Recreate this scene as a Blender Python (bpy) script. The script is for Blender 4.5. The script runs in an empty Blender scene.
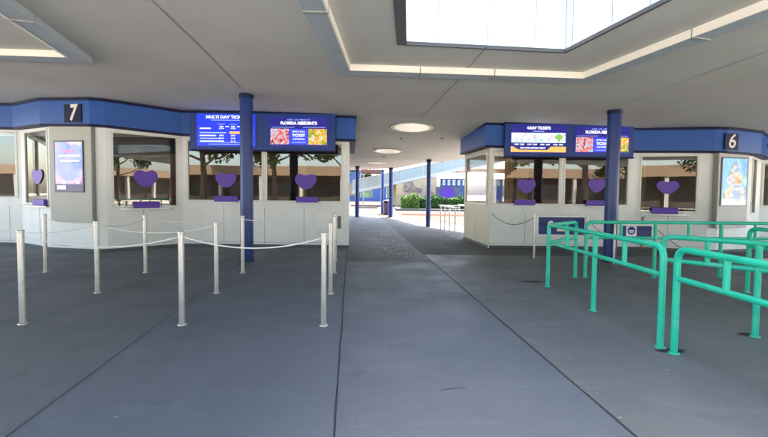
import bpy, bmesh, math, random
from mathutils import Vector, Matrix
R = math.radians
random.seed(7)
S = bpy.context.scene
COL = S.collection

# ------------------------------------------------------------ camera, sky, sun, exposure
CAM_H = 1.5; PITCH = R(2.3); ROLL = .010; SHY = -.0144
cam_d = bpy.data.cameras.new('camera'); cam = bpy.data.objects.new('camera', cam_d); COL.objects.link(cam)
cam_d.lens = 18; cam_d.sensor_width = 36; cam_d.shift_y = SHY; cam_d.clip_end = 2000; cam_d.clip_start = .05
CR = Matrix.Rotation(math.pi/2-PITCH, 3, 'X') @ Matrix.Rotation(ROLL, 3, 'Z')
cam.matrix_world = Matrix.Translation((0, 0, CAM_H)) @ CR.to_4x4()
S.camera = cam

SUN_EL, SUN_AZ = 60, 12           # azimuth clockwise from +Y: the sun stands high beyond the passage
w = bpy.data.worlds.new('World'); S.world = w; w.use_nodes = True
nt = w.node_tree; bg = nt.nodes['Background']
sky = nt.nodes.new('ShaderNodeTexSky'); sky.sky_type = 'NISHITA'; sky.sun_disc = False
sky.sun_elevation = R(SUN_EL); sky.sun_rotation = R(SUN_AZ); sky.dust_density = 2.5
nt.links.new(sky.outputs[0], bg.inputs[0]); bg.inputs[1].default_value = .15
sd = bpy.data.lights.new('sun', 'SUN'); sd.energy = 4.8; sd.angle = R(.5); sd.color = (1, .95, .87)
sun = bpy.data.objects.new('sun', sd); COL.objects.link(sun)
az, el = R(SUN_AZ), R(SUN_EL)
sdir = Vector((math.sin(az)*math.cos(el), math.cos(az)*math.cos(el), math.sin(el)))
sun.rotation_euler = sdir.to_track_quat('Z', 'Y').to_euler(); sun.location = (0, -5, 30)
vs = S.view_settings; vs.view_transform = 'Standard'; vs.look = 'None'; vs.gamma = 1; vs.use_curve_mapping = False
vs.exposure = 3.38

# ------------------------------------------------------------ where things stand (survey of the place)
def ray(px, py): return CR @ Vector(((px-384)/384, -(py-218.5)/384+2*SHY, -1))
def G(px, py, z=0):
    d = ray(px, py); t = (z-CAM_H)/d.z; return Vector((0, 0, CAM_H))+t*d
def ceil_z(x, y):
    z = 3.45-.024*x
    if y > 10: z -= min(y-10, 7)*.068
    return z
def CP(px, py):                     # point of the canopy's underside
    z = 3.4
    for _ in range(30):
        p = G(px, py, z); z = ceil_z(p.x, p.y)
    p.z = z; return p
class Frame:                        # an upright facet: s runs to the right, d towards the viewer, z up
    def __init__(f, A, B):
        f.A = Vector((A[0], A[1], 0)); v = Vector((B[0], B[1], 0))-f.A
        f.L = v.length; f.u = v/f.L; f.n = Vector((f.u.y, -f.u.x, 0))
    def P(f, s, d, z): return f.A+f.u*s+f.n*d+Vector((0, 0, z))
    def sz(f, px, py, off=0):
        r = ray(px, py); a = f.A+f.n*off; t = f.n.dot(a-Vector((0, 0, 0)))/f.n.dot(Vector((r.x, r.y, 0)))
        p = Vector((0, 0, CAM_H))+t*r; return (p-a).dot(f.u), p.z
    def mat(f, s, d, z):
        m = Matrix((f.u, Vector((0, 0, 1)), f.n)).transposed().to_4x4(); m.translation = f.P(s, d, z); return m

# ------------------------------------------------------------ materials
MATS = {}
def mat(name, col, rough=.5, metal=0, noise=0, nscale=4, bump=0, bscale=60, spec=.5, coat=0, col2=None, stretch=None):
    if name in MATS: return MATS[name]
    m = bpy.data.materials.new(name); m.use_nodes = True; t = m.node_tree; b = t.nodes['Principled BSDF']
    b.inputs['Base Color'].default_value = (*col, 1); b.inputs['Roughness'].default_value = rough
    b.inputs['Metallic'].default_value = metal; b.inputs['Specular IOR Level'].default_value = spec
    b.inputs['Coat Weight'].default_value = coat
    if noise or bump:
        tc = t.nodes.new('ShaderNodeTexCoord'); mp = t.nodes.new('ShaderNodeMapping'); t.links.new(tc.outputs['Object'], mp.inputs[0])
        if stretch: mp.inputs['Scale'].default_value = stretch
    if noise:
        n = t.nodes.new('ShaderNodeTexNoise'); n.inputs['Scale'].default_value = nscale; n.inputs['Detail'].default_value = 6
        t.links.new(mp.outputs[0], n.inputs['Vector'])
        r = t.nodes.new('ShaderNodeValToRGB'); r.color_ramp.elements[0].position = .3; r.color_ramp.elements[1].position = .7
        c2 = col2 or tuple(c*(1-noise) for c in col)
        r.color_ramp.elements[0].color = (*c2, 1); r.color_ramp.elements[1].color = (*col, 1)
        t.links.new(n.outputs[0], r.inputs[0]); t.links.new(r.outputs[0], b.inputs['Base Color'])
    if bump:
        n2 = t.nodes.new('ShaderNodeTexNoise'); n2.inputs['Scale'].default_value = bscale; n2.inputs['Detail'].default_value = 4
        t.links.new(mp.outputs[0], n2.inputs['Vector'])
        bp = t.nodes.new('ShaderNodeBump'); bp.inputs['Strength'].default_value = bump; bp.inputs['Distance'].default_value = .01
        t.links.new(n2.outputs[0], bp.inputs['Height']); t.links.new(bp.outputs[0], b.inputs['Normal'])
    MATS[name] = m; return m
def emis(name, col, st=1):
    if name in MATS: return MATS[name]
    m = mat(name, (.01, .01, .01), .25); b = m.node_tree.nodes['Principled BSDF']
    b.inputs['Emission Color'].default_value = (*col, 1); b.inputs['Emission Strength'].default_value = st*.37
    return m
def picture(name, cols, st=.3, scale=9, seed=0):     # a lit photograph on a screen: soft patches of colour
    m = emis(name, (1, 1, 1), st); t = m.node_tree; b = t.nodes['Principled BSDF']
    tc = t.nodes.new('ShaderNodeTexCoord'); mp = t.nodes.new('ShaderNodeMapping'); mp.inputs['Location'].default_value = (seed, seed*.7, 0)
    n = t.nodes.new('ShaderNodeTexNoise'); n.inputs['Scale'].default_value = scale; n.inputs['Detail'].default_value = 3; n.inputs['Distortion'].default_value = 1.2
    r = t.nodes.new('ShaderNodeValToRGB'); r.color_ramp.interpolation = 'EASE'
    e = r.color_ramp.elements
    while len(e) < len(cols): e.new(.5)
    for i, c in enumerate(cols): e[i].position = .3+.4*i/(len(cols)-1); e[i].color = (*c, 1)
    t.links.new(tc.outputs['Object'], mp.inputs[0]); t.links.new(mp.outputs[0], n.inputs['Vector']); t.links.new(n.outputs[0], r.inputs[0]); t.links.new(r.outputs[0], b.inputs['Emission Color'])
    return m
def glass(name, refl, tint):
    m = bpy.data.materials.new(name); m.use_nodes = True; t = m.node_tree; t.nodes.clear()
    o = t.nodes.new('ShaderNodeOutputMaterial'); mx = t.nodes.new('ShaderNodeMixShader'); g = t.nodes.new('ShaderNodeBsdfGlossy'); tr = t.nodes.new('ShaderNodeBsdfTransparent')
    fr = t.nodes.new('ShaderNodeFresnel'); fr.inputs[0].default_value = 1.5
    ad = t.nodes.new('ShaderNodeMath'); ad.operation = 'ADD'; ad.use_clamp = True; ad.inputs[1].default_value = refl
    g.inputs['Roughness'].default_value = .012; nz = t.nodes.new('ShaderNodeTexNoise'); nz.inputs['Scale'].default_value = 1.1; nz.inputs['Detail'].default_value = 1; bm_ = t.nodes.new('ShaderNodeBump'); bm_.inputs['Strength'].default_value = .03; bm_.inputs['Distance'].default_value = .02; gc = t.nodes.new('ShaderNodeTexCoord'); t.links.new(gc.outputs['Object'], nz.inputs['Vector']); t.links.new(nz.outputs[0], bm_.inputs['Height']); t.links.new(bm_.outputs[0], g.inputs['Normal']); g.inputs[0].default_value = (.95, .92, .86, 1); tr.inputs[0].default_value = (*tint, 1)
    t.links.new(fr.outputs[0], ad.inputs[0]); t.links.new(ad.outputs[0], mx.inputs[0]); t.links.new(tr.outputs[0], mx.inputs[1]); t.links.new(g.outputs[0], mx.inputs[2]); t.links.new(mx.outputs[0], o.inputs[0])
    MATS[name] = m; return m

M_wall = mat('wall_paint', (.90, .90, .85), .45, noise=.06, nscale=2.5)
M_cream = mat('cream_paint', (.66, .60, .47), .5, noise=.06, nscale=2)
M_frame = mat('frame_paint', (.78, .77, .68), .4)
M_skirt = mat('skirting', (.10, .11, .11), .6)
M_blue = mat('fascia_blue', (.006, .088, .37), .38, noise=.12, nscale=3)
M_navy = mat('navy_trim', (.005, .008, .045), .5, spec=.2)
M_case = mat('case_blue', (.004, .040, .23), .4, noise=.1, nscale=3)
M_col = mat('column_blue', (.007, .035, .19), .32, noise=.2, nscale=6, bump=.04, bscale=30)
M_purple = mat('purple_plastic', (.13, .055, .42), .5)
M_steel = mat('brushed_steel', (.72, .67, .60), .36, metal=.75, noise=.15, nscale=20)
M_rope = mat('white_rope', (.82, .81, .77), .7, bump=.3, bscale=200)
M_green = mat('teal_enamel', (.012, .58, .36), .42, noise=.12, nscale=5, bump=.08, bscale=40, coat=.1)
M_ceil = mat('ceiling_paint', (.66, .62, .54), .8, noise=.10, nscale=.7, bump=.08, bscale=90)
M_trough = mat('trough_metal', (.46, .50, .51), .5, noise=.08, nscale=4)
M_troughface = mat('trough_lip', (.93, .86, .74), .5)  # skylight on the lip painted in as a paler colour than the underside
M_seam = mat('seam', (.33, .31, .27), .9)
M_kiosk = mat('kiosk_panel', (.47, .46, .40), .45, noise=.05, nscale=2)
M_kiosk2 = mat('kiosk_side', (.30, .30, .27), .5)
M_black = mat('black_bezel', (.012, .012, .015), .25)
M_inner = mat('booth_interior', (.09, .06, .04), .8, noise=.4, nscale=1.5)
M_tan = mat('tan_curtain', (.68, .46, .26), .8, noise=.4, nscale=3, stretch=(6, 6, .3))
M_orange = mat('orange_seat', (.6, .25, .06), .6)
M_white = mat('white_plain', (.82, .82, .82), .5)
M_chain = mat('dark_chain', (.12, .12, .12), .5, metal=.5)
M_signblue = mat('sign_blue', (.010, .025, .16), .4)
M_trunk = mat('bark', (.10, .07, .05), .9, noise=.5, nscale=8, bump=.5, bscale=15)
M_shelf = mat('shelf_steel', (.60, .62, .60), .3, metal=.4)
M_gl = glass('window_glass', .07, (.62, .57, .50))
M_gls = glass('clear_glass', .05, (.85, .88, .88))

def leafmat(name, c1, c2):
    m = mat(name, c1, .75, spec=.12); t = m.node_tree; b = t.nodes['Principled BSDF']
    g = t.nodes.new('ShaderNodeNewGeometry'); r = t.nodes.new('ShaderNodeValToRGB')
    r.color_ramp.elements[0].color = (*c1, 1); r.color_ramp.elements[1].color = (*c2, 1)
    t.links.new(g.outputs['Random Per Island'], r.inputs[0]); t.links.new(r.outputs[0], b.inputs['Base Color'])
    return m
M_leaf = leafmat('leaves', (.025, .042, .010), (.070, .092, .026))
M_hedge = leafmat('hedge_leaves', (.03, .075, .02), (.07, .13, .03))
M_hedge2 = leafmat('bright_hedge_leaves', (.07, .13, .02), (.14, .22, .05))

def slabmat(name, c1, c2, rough=.5, patch=False, spec=.35):
    m = bpy.data.materials.new(name); m.use_nodes = True; t = m.node_tree; b = t.nodes['Principled BSDF']
    b.inputs['Specular IOR Level'].default_value = spec
    N = t.nodes.new; Lk = t.links.new
    tc = N('ShaderNodeTexCoord')
    def noise(scale, st=(1, 1, 1), det=6, dist=0):
        mp = N('ShaderNodeMapping'); mp.inputs['Scale'].default_value = st; Lk(tc.outputs['Object'], mp.inputs[0])
        n = N('ShaderNodeTexNoise'); n.inputs['Scale'].default_value = scale; n.inputs['Detail'].default_value = det; n.inputs['Distortion'].default_value = dist
        Lk(mp.outputs[0], n.inputs['Vector']); return n.outputs[0]
    def ramp(src, p0, p1, a=(0, 0, 0), z=(1, 1, 1)):
        r = N('ShaderNodeValToRGB'); r.color_ramp.elements[0].position = p0; r.color_ramp.elements[1].position = p1
        r.color_ramp.elements[0].color = (*a, 1); r.color_ramp.elements[1].color = (*z, 1); Lk(src, r.inputs[0]); return r.outputs[0]
    def mix(f, a, bcol):
        x = N('ShaderNodeMix'); x.data_type = 'RGBA'; Lk(f, x.inputs[0]) if not isinstance(f, float) else setattr(x.inputs[0], 'default_value', f)
        Lk(a, x.inputs[6])
        if isinstance(bcol, tuple): x.inputs[7].default_value = (*bcol, 1)
        else: Lk(bcol, x.inputs[7])
        return x.outputs[2]
    def mul(a, k):
        x = N('ShaderNodeMath'); x.operation = 'MULTIPLY'; Lk(a, x.inputs[0])
        if isinstance(k, float): x.inputs[1].default_value = k
        else: Lk(k, x.inputs[1])
        return x.outputs[0]
    base = ramp(noise(.55, (1, .6, 1), 8, .6), .33, .68, c1, c2)
    streak = mul(ramp(noise(3, (.45, 1.6, 1), 7, 1.2), .55, .75), .28)
    c = mix(streak, base, tuple(v*1.45 for v in c2))
    dirt = mul(ramp(noise(2.2, (1, 1, 1), 9, .5), .60, .72), .35)
    c = mix(dirt, c, tuple(v*.62 for v in c1))
    fine = mul(ramp(noise(45, (1, 1, 1), 4), .5, .8), .25)
    c = mix(fine, c, tuple(v*1.5 for v in c2))
    if patch:                                            # dappled sunlight painted as pale scuffs in the passage between the booths
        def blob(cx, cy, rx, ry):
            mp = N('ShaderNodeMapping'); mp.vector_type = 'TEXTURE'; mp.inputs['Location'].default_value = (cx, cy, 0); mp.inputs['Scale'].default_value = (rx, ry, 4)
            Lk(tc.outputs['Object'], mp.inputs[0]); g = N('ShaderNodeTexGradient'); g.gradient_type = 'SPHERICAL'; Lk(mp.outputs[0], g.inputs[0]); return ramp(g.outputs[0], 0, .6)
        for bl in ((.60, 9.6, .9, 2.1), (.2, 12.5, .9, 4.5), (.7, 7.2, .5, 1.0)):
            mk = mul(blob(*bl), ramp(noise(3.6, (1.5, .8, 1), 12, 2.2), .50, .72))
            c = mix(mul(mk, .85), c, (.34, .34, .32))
    Lk(c, b.inputs['Base Color'])
    rr = ramp(noise(1.6, (1, 1, 1), 6), .3, .7, (rough-.10,)*3, (rough+.12,)*3); Lk(rr, b.inputs['Roughness'])
    bp = N('ShaderNodeBump'); bp.inputs['Strength'].default_value = .25; bp.inputs['Distance'].default_value = .004; Lk(noise(70, (1, 1, 1), 5), bp.inputs['Height']); Lk(bp.outputs[0], b.inputs['Normal'])
    MATS[name] = m; return m
M_slabL = slabmat('slab_left', (.108, .118, .130), (.140, .150, .162), .6)
M_slabM = slabmat('slab_bluegrey', (.108, .122, .143), (.138, .153, .174), .6)
M_slabC = slabmat('slab_centre', (.106, .120, .140), (.144, .158, .178), .6)
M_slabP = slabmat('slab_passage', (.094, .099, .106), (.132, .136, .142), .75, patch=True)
M_slabR = slabmat('slab_right', (.124, .130, .132), (.172, .176, .174), .6)
M_slabR2 = slabmat('slab_right_far', (.100, .103, .104), (.140, .142, .140), .85, spec=.12)
M_conc = slabmat('outside_concrete', (.44, .40, .34), (.52, .48, .42), .85, spec=.05)
M_joint = mat('joint', (.032, .034, .036), .9)
M_jointp = mat('pale_joint', (.42, .42, .40), .8, noise=.5, nscale=9)

# ------------------------------------------------------------ mesh helpers
def wear(m, col, amt, scale, lo, hi, st=(1, 1, 1)):      # chips, scuffs and smudges laid over a paint
    t = m.node_tree; b = t.nodes['Principled BSDF']; N = t.nodes.new; Lk = t.links.new; src = b.inputs['Base Color'].links[0].from_socket
    tc = N('ShaderNodeTexCoord'); mp = N('ShaderNodeMapping'); mp.inputs['Scale'].default_value = st; n = N('ShaderNodeTexNoise'); n.inputs['Scale'].default_value = scale; n.inputs['Detail'].default_value = 8; n.inputs['Roughness'].default_value = .65
    Lk(tc.outputs['Object'], mp.inputs[0]); Lk(mp.outputs[0], n.inputs['Vector']); r = N('ShaderNodeMapRange'); r.inputs[1].default_value = lo; r.inputs[2].default_value = hi; r.inputs[4].default_value = amt; Lk(n.outputs[0], r.inputs[0])
    x = N('ShaderNodeMix'); x.data_type = 'RGBA'; Lk(r.outputs[0], x.inputs[0]); Lk(src, x.inputs[6]); x.inputs[7].default_value = (*col, 1); Lk(x.outputs[2], b.inputs['Base Color'])
wear(M_wall, (.55, .53, .46), .22, 2.2, .55, .75, (1, 1, .6)); wear(M_wall, (.34, .33, .30), .35, 9, .68, .76, (1, 1, 2))
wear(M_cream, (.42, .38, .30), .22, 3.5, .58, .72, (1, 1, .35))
wear(M_green, (.02, .13, .10), .8, 26, .66, .72); wear(M_green, (.25, .70, .60), .35, 6, .52, .7)
wear(M_ceil, (.42, .38, .31), .35, 1.1, .55, .75); wear(M_blue, (.03, .10, .28), .4, 5, .5, .7)
wear(M_col, (.04, .08, .2), .5, 9, .58, .7, (1, 1, .4)); wear(M_steel, (.35, .32, .28), .6, 18, .55, .7, (1, 1, .3))

class MB:
    def __init__(s): s.v = []; s.f = []; s.sm = []
    def add(s, vs, fs, smooth=False):
        o = len(s.v); s.v += [tuple(v) for v in vs]; s.f += [tuple(i+o for i in f) for f in fs]; s.sm += [smooth]*len(fs)
    def hexa(s, p):                 # 8 points: bottom ring 0-3, top ring 4-7
        s.add(p, [(3, 2, 1, 0), (4, 5, 6, 7), (0, 1, 5, 4), (1, 2, 6, 5), (2, 3, 7, 6), (3, 0, 4, 7)])
    def box(s, x0, x1, y0, y1, z0, z1):
        s.hexa([(x0, y0, z0), (x1, y0, z0), (x1, y1, z0), (x0, y1, z0), (x0, y0, z1), (x1, y0, z1), (x1, y1, z1), (x0, y1, z1)])
    def fbox(s, F, s0, s1, d0, d1, z0, z1, z0b=None, z1b=None):
        z0b = z0 if z0b is None else z0b; z1b = z1 if z1b is None else z1b
        s.hexa([F.P(s0, d1, z0), F.P(s1, d1, z0b), F.P(s1, d0, z0b), F.P(s0, d0, z0), F.P(s0, d1, z1), F.P(s1, d1, z1b), F.P(s1, d0, z1b), F.P(s0, d0, z1)])
    def prism(s, pts, z0, z1):      # counter-clockwise outline
        n = len(pts); g = lambda z, p: z(p[0], p[1]) if callable(z) else z
        vs = [(p[0], p[1], g(z0, p)) for p in pts]+[(p[0], p[1], g(z1, p)) for p in pts]
        s.add(vs, [tuple(range(n-1, -1, -1)), tuple(range(n, 2*n))]+[(i, (i+1) % n, n+(i+1) % n, n+i) for i in range(n)])
    def tube(s, pts, r, n=12, cap=True, r1=None):
        pts = [Vector(p) for p in pts]; m = len(pts); rings = []
        up = None
        for i, p in enumerate(pts):
            d = (pts[min(i+1, m-1)]-pts[max(i-1, 0)]).normalized()
            if up is None:
                a = Vector((0, 0, 1)) if abs(d.z) < .9 else Vector((1, 0, 0))
                x = d.cross(a).normalized()
            else:
                x = (up-d*up.dot(d)).normalized()
            up = x; y = d.cross(x)
            rr = r if r1 is None else r+(r1-r)*i/(m-1)
            rings.append([p+x*rr*math.cos(2*math.pi*k/n)+y*rr*math.sin(2*math.pi*k/n) for k in range(n)])
        vs = [v for rg in rings for v in rg]
        fs = [(i*n+k, i*n+(k+1) % n, (i+1)*n+(k+1) % n, (i+1)*n+k) for i in range(m-1) for k in range(n)]
        s.add(vs, fs, True)
        if cap:
            s.add(rings[0], [tuple(range(n-1, -1, -1))]); s.add(rings[-1], [tuple(range(n))])
    def lathe(s, c, prof, n=24):    # prof: (r, z)
        vs = [(c[0]+r*math.cos(2*math.pi*k/n), c[1]+r*math.sin(2*math.pi*k/n), c[2]+z) for r, z in prof for k in range(n)]
        s.add(vs, [(i*n+k, i*n+(k+1) % n, (i+1)*n+(k+1) % n, (i+1)*n+k) for i in range(len(prof)-1) for k in range(n)], True)
    def build(s, name, m, parent=None, bevel=0):
        me = bpy.data.meshes.new(name); me.from_pydata(s.v, [], s.f); me.materials.append(m)
        me.polygons.foreach_set('use_smooth', s.sm); me.update()
        o = bpy.data.objects.new(name, me); COL.objects.link(o)
        if parent is not None: attach(o, parent)
        if bevel:
            b = o.modifiers.new('bevel', 'BEVEL'); b.width = bevel; b.segments = 2; b.limit_method = 'ANGLE'
        return o
def wloc(o):
    p = Vector(o.location)
    while o.parent: o = o.parent; p = p+Vector(o.location)
    return p
def attach(o, parent):              # parts are modelled in world space; empties have no rotation
    o.parent = parent; o.location = Vector(o.location)-wloc(parent)
def tag(o, label=None, cat=None, group=None, kind=None):
    if label: o['label'] = label
    if cat: o['category'] = cat
    if group: o['group'] = group
    if kind: o['kind'] = kind
    return o
def thing(name, label, cat, loc, group=None):
    o = bpy.data.objects.new(name, None); o.empty_display_size = .2; COL.objects.link(o); o.location = loc
    return tag(o, label, cat, group)
def struct(o): o['kind'] = 'structure'; return o
def centre(o):                      # give a one-mesh thing its origin at its base
    me = o.data; xs = [v.co for v in me.vertices]
    c = Vector((sum(v.x for v in xs)/len(xs), sum(v.y for v in xs)/len(xs), min(v.z for v in xs)))
    me.transform(Matrix.Translation(-c)); o.location = c; return o
def copy_thing(o, loc, label, group=None):
    c = o.copy(); COL.objects.link(c); c.location = loc; c['label'] = label
    for ch in o.children:
        d = ch.copy(); COL.objects.link(d); d.parent = c
        for g in ch.children:
            e = g.copy(); COL.objects.link(e); e.parent = d
    return c
def text(name, body, M, size, m, parent, width=None, depth=.002, bold=0, align='CENTER', shear=0):
    c = bpy.data.curves.new(name, 'FONT'); c.body = body; c.size = size; c.align_x = align; c.align_y = 'CENTER'; c.extrude = depth; c.offset = bold; c.shear = shear
    t = bpy.data.objects.new('tmp', c); COL.objects.link(t); bpy.context.view_layer.update()
    me = bpy.data.meshes.new_from_object(t.evaluated_get(bpy.context.evaluated_depsgraph_get()))
    bpy.data.objects.remove(t); bpy.data.curves.remove(c)
    if width:
        x0 = min(v.co.x for v in me.vertices); x1 = max(v.co.x for v in me.vertices); k = width/(x1-x0)
        for v in me.vertices: v.co.x *= k
    me.transform(M); me.materials.clear(); me.materials.append(m); me.name = name
    o = bpy.data.objects.new(name, me); COL.objects.link(o); attach(o, parent); return o

# ------------------------------------------------------------ the ground
g = MB(); g.add([(-150, -90, 0), (150, -90, 0), (150, 220, 0), (-150, 220, 0)], [(0, 1, 2, 3)]); struct(g.build('ground', M_conc))
JA = lambda y: -2.26+(y-2.26)*(-.65/5.43)       # the three long joints run towards the passage
JB = lambda y: -.29+(y-2.29)*(-.63/7.21)
JC = lambda y: 1.57+(y-2.32)*(-.52/5.92)
def slab(name, xl, xr, y0, y1, m, n=8):
    b = MB(); vs = []
    for i in range(n+1):
        y = y0+(y1-y0)*i/n; vs += [(xl(y) if callable(xl) else xl, y, .004), (xr(y) if callable(xr) else xr, y, .004)]
    b.add(vs, [(2*i, 2*i+1, 2*i+3, 2*i+2) for i in range(n)]); return struct(b.build(name, m))
slab('paving_left', -24, JA, -6, 16, M_slabL)
slab('paving_mid', JA, JB, -6, 16, M_slabM)
slab('paving_centre', JB, JC, -6, 8.2, M_slabC)
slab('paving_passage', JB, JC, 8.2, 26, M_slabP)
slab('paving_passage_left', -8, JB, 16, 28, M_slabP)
slab('paving_right', JC, 24, -6, 9.2, M_slabR)
slab('paving_right', JC, 24, 9.2, 15, M_slabR2)
slab('paving_passage_right', JC, lambda y: 4.2-(y-15)*.35, 15, 22, M_slabR2)
def strip(name, pts, wd, m, z=.008):
    b = MB(); pts = [Vector((p[0], p[1], 0)) for p in pts]; vs = []
    for i, p in enumerate(pts):
        d = (pts[min(i+1, len(pts)-1)]-pts[max(i-1, 0)]).normalized(); nrm = Vector((-d.y, d.x, 0))
        k = wd*(.8+.4*random.random())/2
        vs += [p+nrm*k+Vector((0, 0, z)), p-nrm*k+Vector((0, 0, z))]
    b.add(vs, [(2*i, 2*i+1, 2*i+3, 2*i+2) for i in range(len(pts)-1)]); return struct(b.build(name, m))
for nm, fn, y1, wd in (('paving_joint', JA, 9.6, .009), ('paving_joint', JB, 16, .014), ('paving_joint', JC, 15, .016)):
    strip(nm, [(fn(y)+random.uniform(-.004, .004), y) for y in [-2+(y1+2)*i/60 for i in range(61)]], wd, M_joint)
strip('paving_joint', [(JB(8.2)+.8*0+x, 8.2) for x in [0, .3, .6, .85]], .010, M_joint)
strip('paving_joint', [(JB(8.2)+x, 8.2) for x in [.85, 1.2, 1.5, JC(8.2)-JB(8.2)]], .035, M_jointp)
strip('paving_joint', [(JC(9.2)+x, 9.2) for x in [0, .4, 1, 1.6, 2]], .012, M_joint)
strip('paving_joint', [(JB(12.5)+x, 12.5) for x in [0, .4, 1, 1.6, 2, 3.3]], .012, M_joint)
strip('paving_joint', [(JA(5.2)+x, 5.2) for x in [0, .5, 1, 1.6]], .008, M_slabL)
# stains by the rail posts and chips in the paint
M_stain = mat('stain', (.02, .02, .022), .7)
def stain(x, y, rx, ry, m=None, z=.0105):
    b = MB(); n = 18; b.add([(x+rx*math.cos(a)*(.75+.4*random.random()), y+ry*math.sin(a)*(.75+.4*random.random()), z) for a in [2*math.pi*i/n for i in range(n)]], [tuple(range(n))])
    return struct(b.build('floor_stain', m or M_stain))
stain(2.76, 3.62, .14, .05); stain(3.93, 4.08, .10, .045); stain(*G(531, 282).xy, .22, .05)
for px, py, s_ in ((116, 418.5, .016), (352, 418, .009), (48, 427, .007), (620, 419, .013)): 
    p = G(px, py); stain(p.x, p.y, s_*1.1, s_*.6, M_jointp)
M_scuff = mat('scuff', (.108, .122, .140), .8)
for ln, wd in (([(440, 391), (452, 389), (466, 388)], .009), ([(158, 406), (168, 402), (182, 397)], .009)):
    strip('floor_scuff', [G(x, y).xy for x, y in ln], wd, M_scuff, .0095)
for _ in range(26):
    x, y = random.uniform(-4, 4.5), random.uniform(2.4, 7.5); stain(x, y, random.uniform(.006, .016), random.uniform(.005, .013), M_scuff if random.random() < .7 else M_jointp)

# plaza beyond the canopy
M_pink = slabmat('pink_concrete', (.060, .047, .042), (.082, .066, .058), .9, spec=.0)
M_redp = mat('red_paving', (.10, .032, .024), .9, spec=0, noise=.3, nscale=2)
M_kerb = mat('kerb', (.085, .085, .085), .9, spec=0, noise=.2, nscale=3)
b = MB(); b.add([(-40, 12, .002), (40, 12, .002), (40, 70, .002), (-40, 70, .002)], [(0, 1, 2, 3)]); struct(b.build('plaza_paving', M_pink))
b = MB(); b.add([(1.2, 25.0, .008), (30, 20.5, .008), (30, 22.5, .008), (1.2, 27.0, .008)], [(0, 1, 2, 3)]); struct(b.build('red_path', M_redp))

# ------------------------------------------------------------ canopy
canopy = thing('canopy', 'broad low grey canopy roofing the ticket plaza, with an angled skylight', 'canopy', (0, 0, ceil_z(0, 0)))
SKY = [CP(404, 44), CP(565, 52), CP(668, 0)]
sk = [Vector((SKY[0].x, SKY[0].y)), Vector((SKY[1].x, SKY[1].y)), Vector((SKY[2].x, SKY[2].y))]
dR = (sk[2]-sk[1]).normalized()
hole = [sk[0], sk[1], sk[1]+dR*5.5, sk[0]+(CP(402.5, 0).xy-sk[0]).normalized()*4.6]   # far-left, far-right, near-right, near-left
def fill_ring(outer, inner, z):
    bm = bmesh.new(); E_ = []
    for loop in (outer, inner):
        vs = [bm.verts.new((p[0], p[1], z(p[0], p[1]))) for p in loop]
        E_ += [bm.edges.new((vs[i], vs[(i+1) % len(vs)])) for i in range(len(vs))]
    bmesh.ops.triangle_fill(bm, edges=E_, use_beauty=True)
    m = MB(); bm.verts.ensure_lookup_table(); bm.verts.index_update()
    m.add([v.co.copy() for v in bm.verts], [[v.index for v in f.verts] for f in bm.faces]); bm.free(); return m
outer = [(-16.5, -1.1), (16.5, -1.1), (16.5, 10), (-16.5, 10)]
m = fill_ring(outer, hole, ceil_z)
top = fill_ring(outer, hole, lambda x, y: ceil_z(x, y)+.04); m.add(top.v, top.f)
for loop in (outer[:],):
    for i in range(4):
        if i == 2: continue
        a, c = loop[i], loop[(i+1) % 4]; m.add([(a[0], a[1], ceil_z(*a)), (c[0], c[1], ceil_z(*c)), (c[0], c[1], ceil_z(*c)+.3), (a[0], a[1], ceil_z(*a)+.3)], [(0, 1, 2, 3)])
EDGE = [(24, 13.2), (8, 13.8), (3.6, 15.6), (1.9, 19.0), (.9, 23.2), (-2.6, 27.6), (-24, 29)]
m.prism([(-16.5, 10.0005), (16.5, 10.0005), (16.5, 12), (16.5, 13.2), (8, 13.8), (3.6, 15.6), (2.9, 17), (-16.5, 17)], ceil_z, lambda x, y: ceil_z(x, y)+.3)
m.prism([(-16.5, 17.0005), (2.9, 17.0005), (1.9, 19), (.9, 23.2), (-2.6, 27.6), (-16.5, 29)], ceil_z, lambda x, y: ceil_z(x, y)+.3)
m.build('ceiling', M_ceil, canopy)
def cstrip(pts, wd, m_, dz=-.003):
    b = MB(); vs = []; pts = [Vector((p[0], p[1])) for p in pts]
    for i, p in enumerate(pts):
        d = (pts[min(i+1, len(pts)-1)]-pts[max(i-1, 0)]).normalized(); n_ = Vector((-d.y, d.x))*wd/2
        for q in (p+n_, p-n_): vs.append((q.x, q.y, ceil_z(q.x, q.y)+dz))
    b.add(vs, [(2*i, 2*i+2, 2*i+3, 2*i+1) for i in range(len(pts)-1)]); return b.build('ceiling_seam', m_, canopy)
cstrip([(CP(152, 0)).xy, CP(200, 46).xy, CP(241, 88).xy], .022, M_seam)
cstrip([CP(487, 46).xy, CP(456, 82).xy, (CP(421, 118)).xy], .022, M_seam)
cstrip([CP(768, 51).xy, CP(700, 75).xy, CP(625, 103).xy], .016, M_seam)
def roof_bar(b, a, c, wd, z0, z1, side=0, ext=0):   # bar hung along a-c; side shifts it sideways
    a = Vector(a[:2]); c = Vector(c[:2]); d = (c-a).normalized(); a = a-d*ext; c = c+d*ext; n_ = Vector((-d.y, d.x))
    p = [a+n_*(side-wd/2), c+n_*(side-wd/2), c+n_*(side+wd/2), a+n_*(side+wd/2)]
    b.hexa([(q.x, q.y, ceil_z(*q)+z0) for q in p]+[(q.x, q.y, ceil_z(*q)+z1) for q in p])
fr = MB()
H4 = hole
for i in range(4):
    a, c = H4[i], H4[(i+1) % 4]
    roof_bar(fr, a, c, .035 if i != 3 else .13, -.012, .02, side=(.0 if i != 3 else .03), ext=.01)
skyl = fr.build('skylight_frame', mat('skylight_trim', (.10, .10, .10), .5), canopy)
mp_ = bpy.data.materials.new('translucent_panel'); mp_.use_nodes = True; t = mp_.node_tree; t.nodes.clear()
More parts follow.
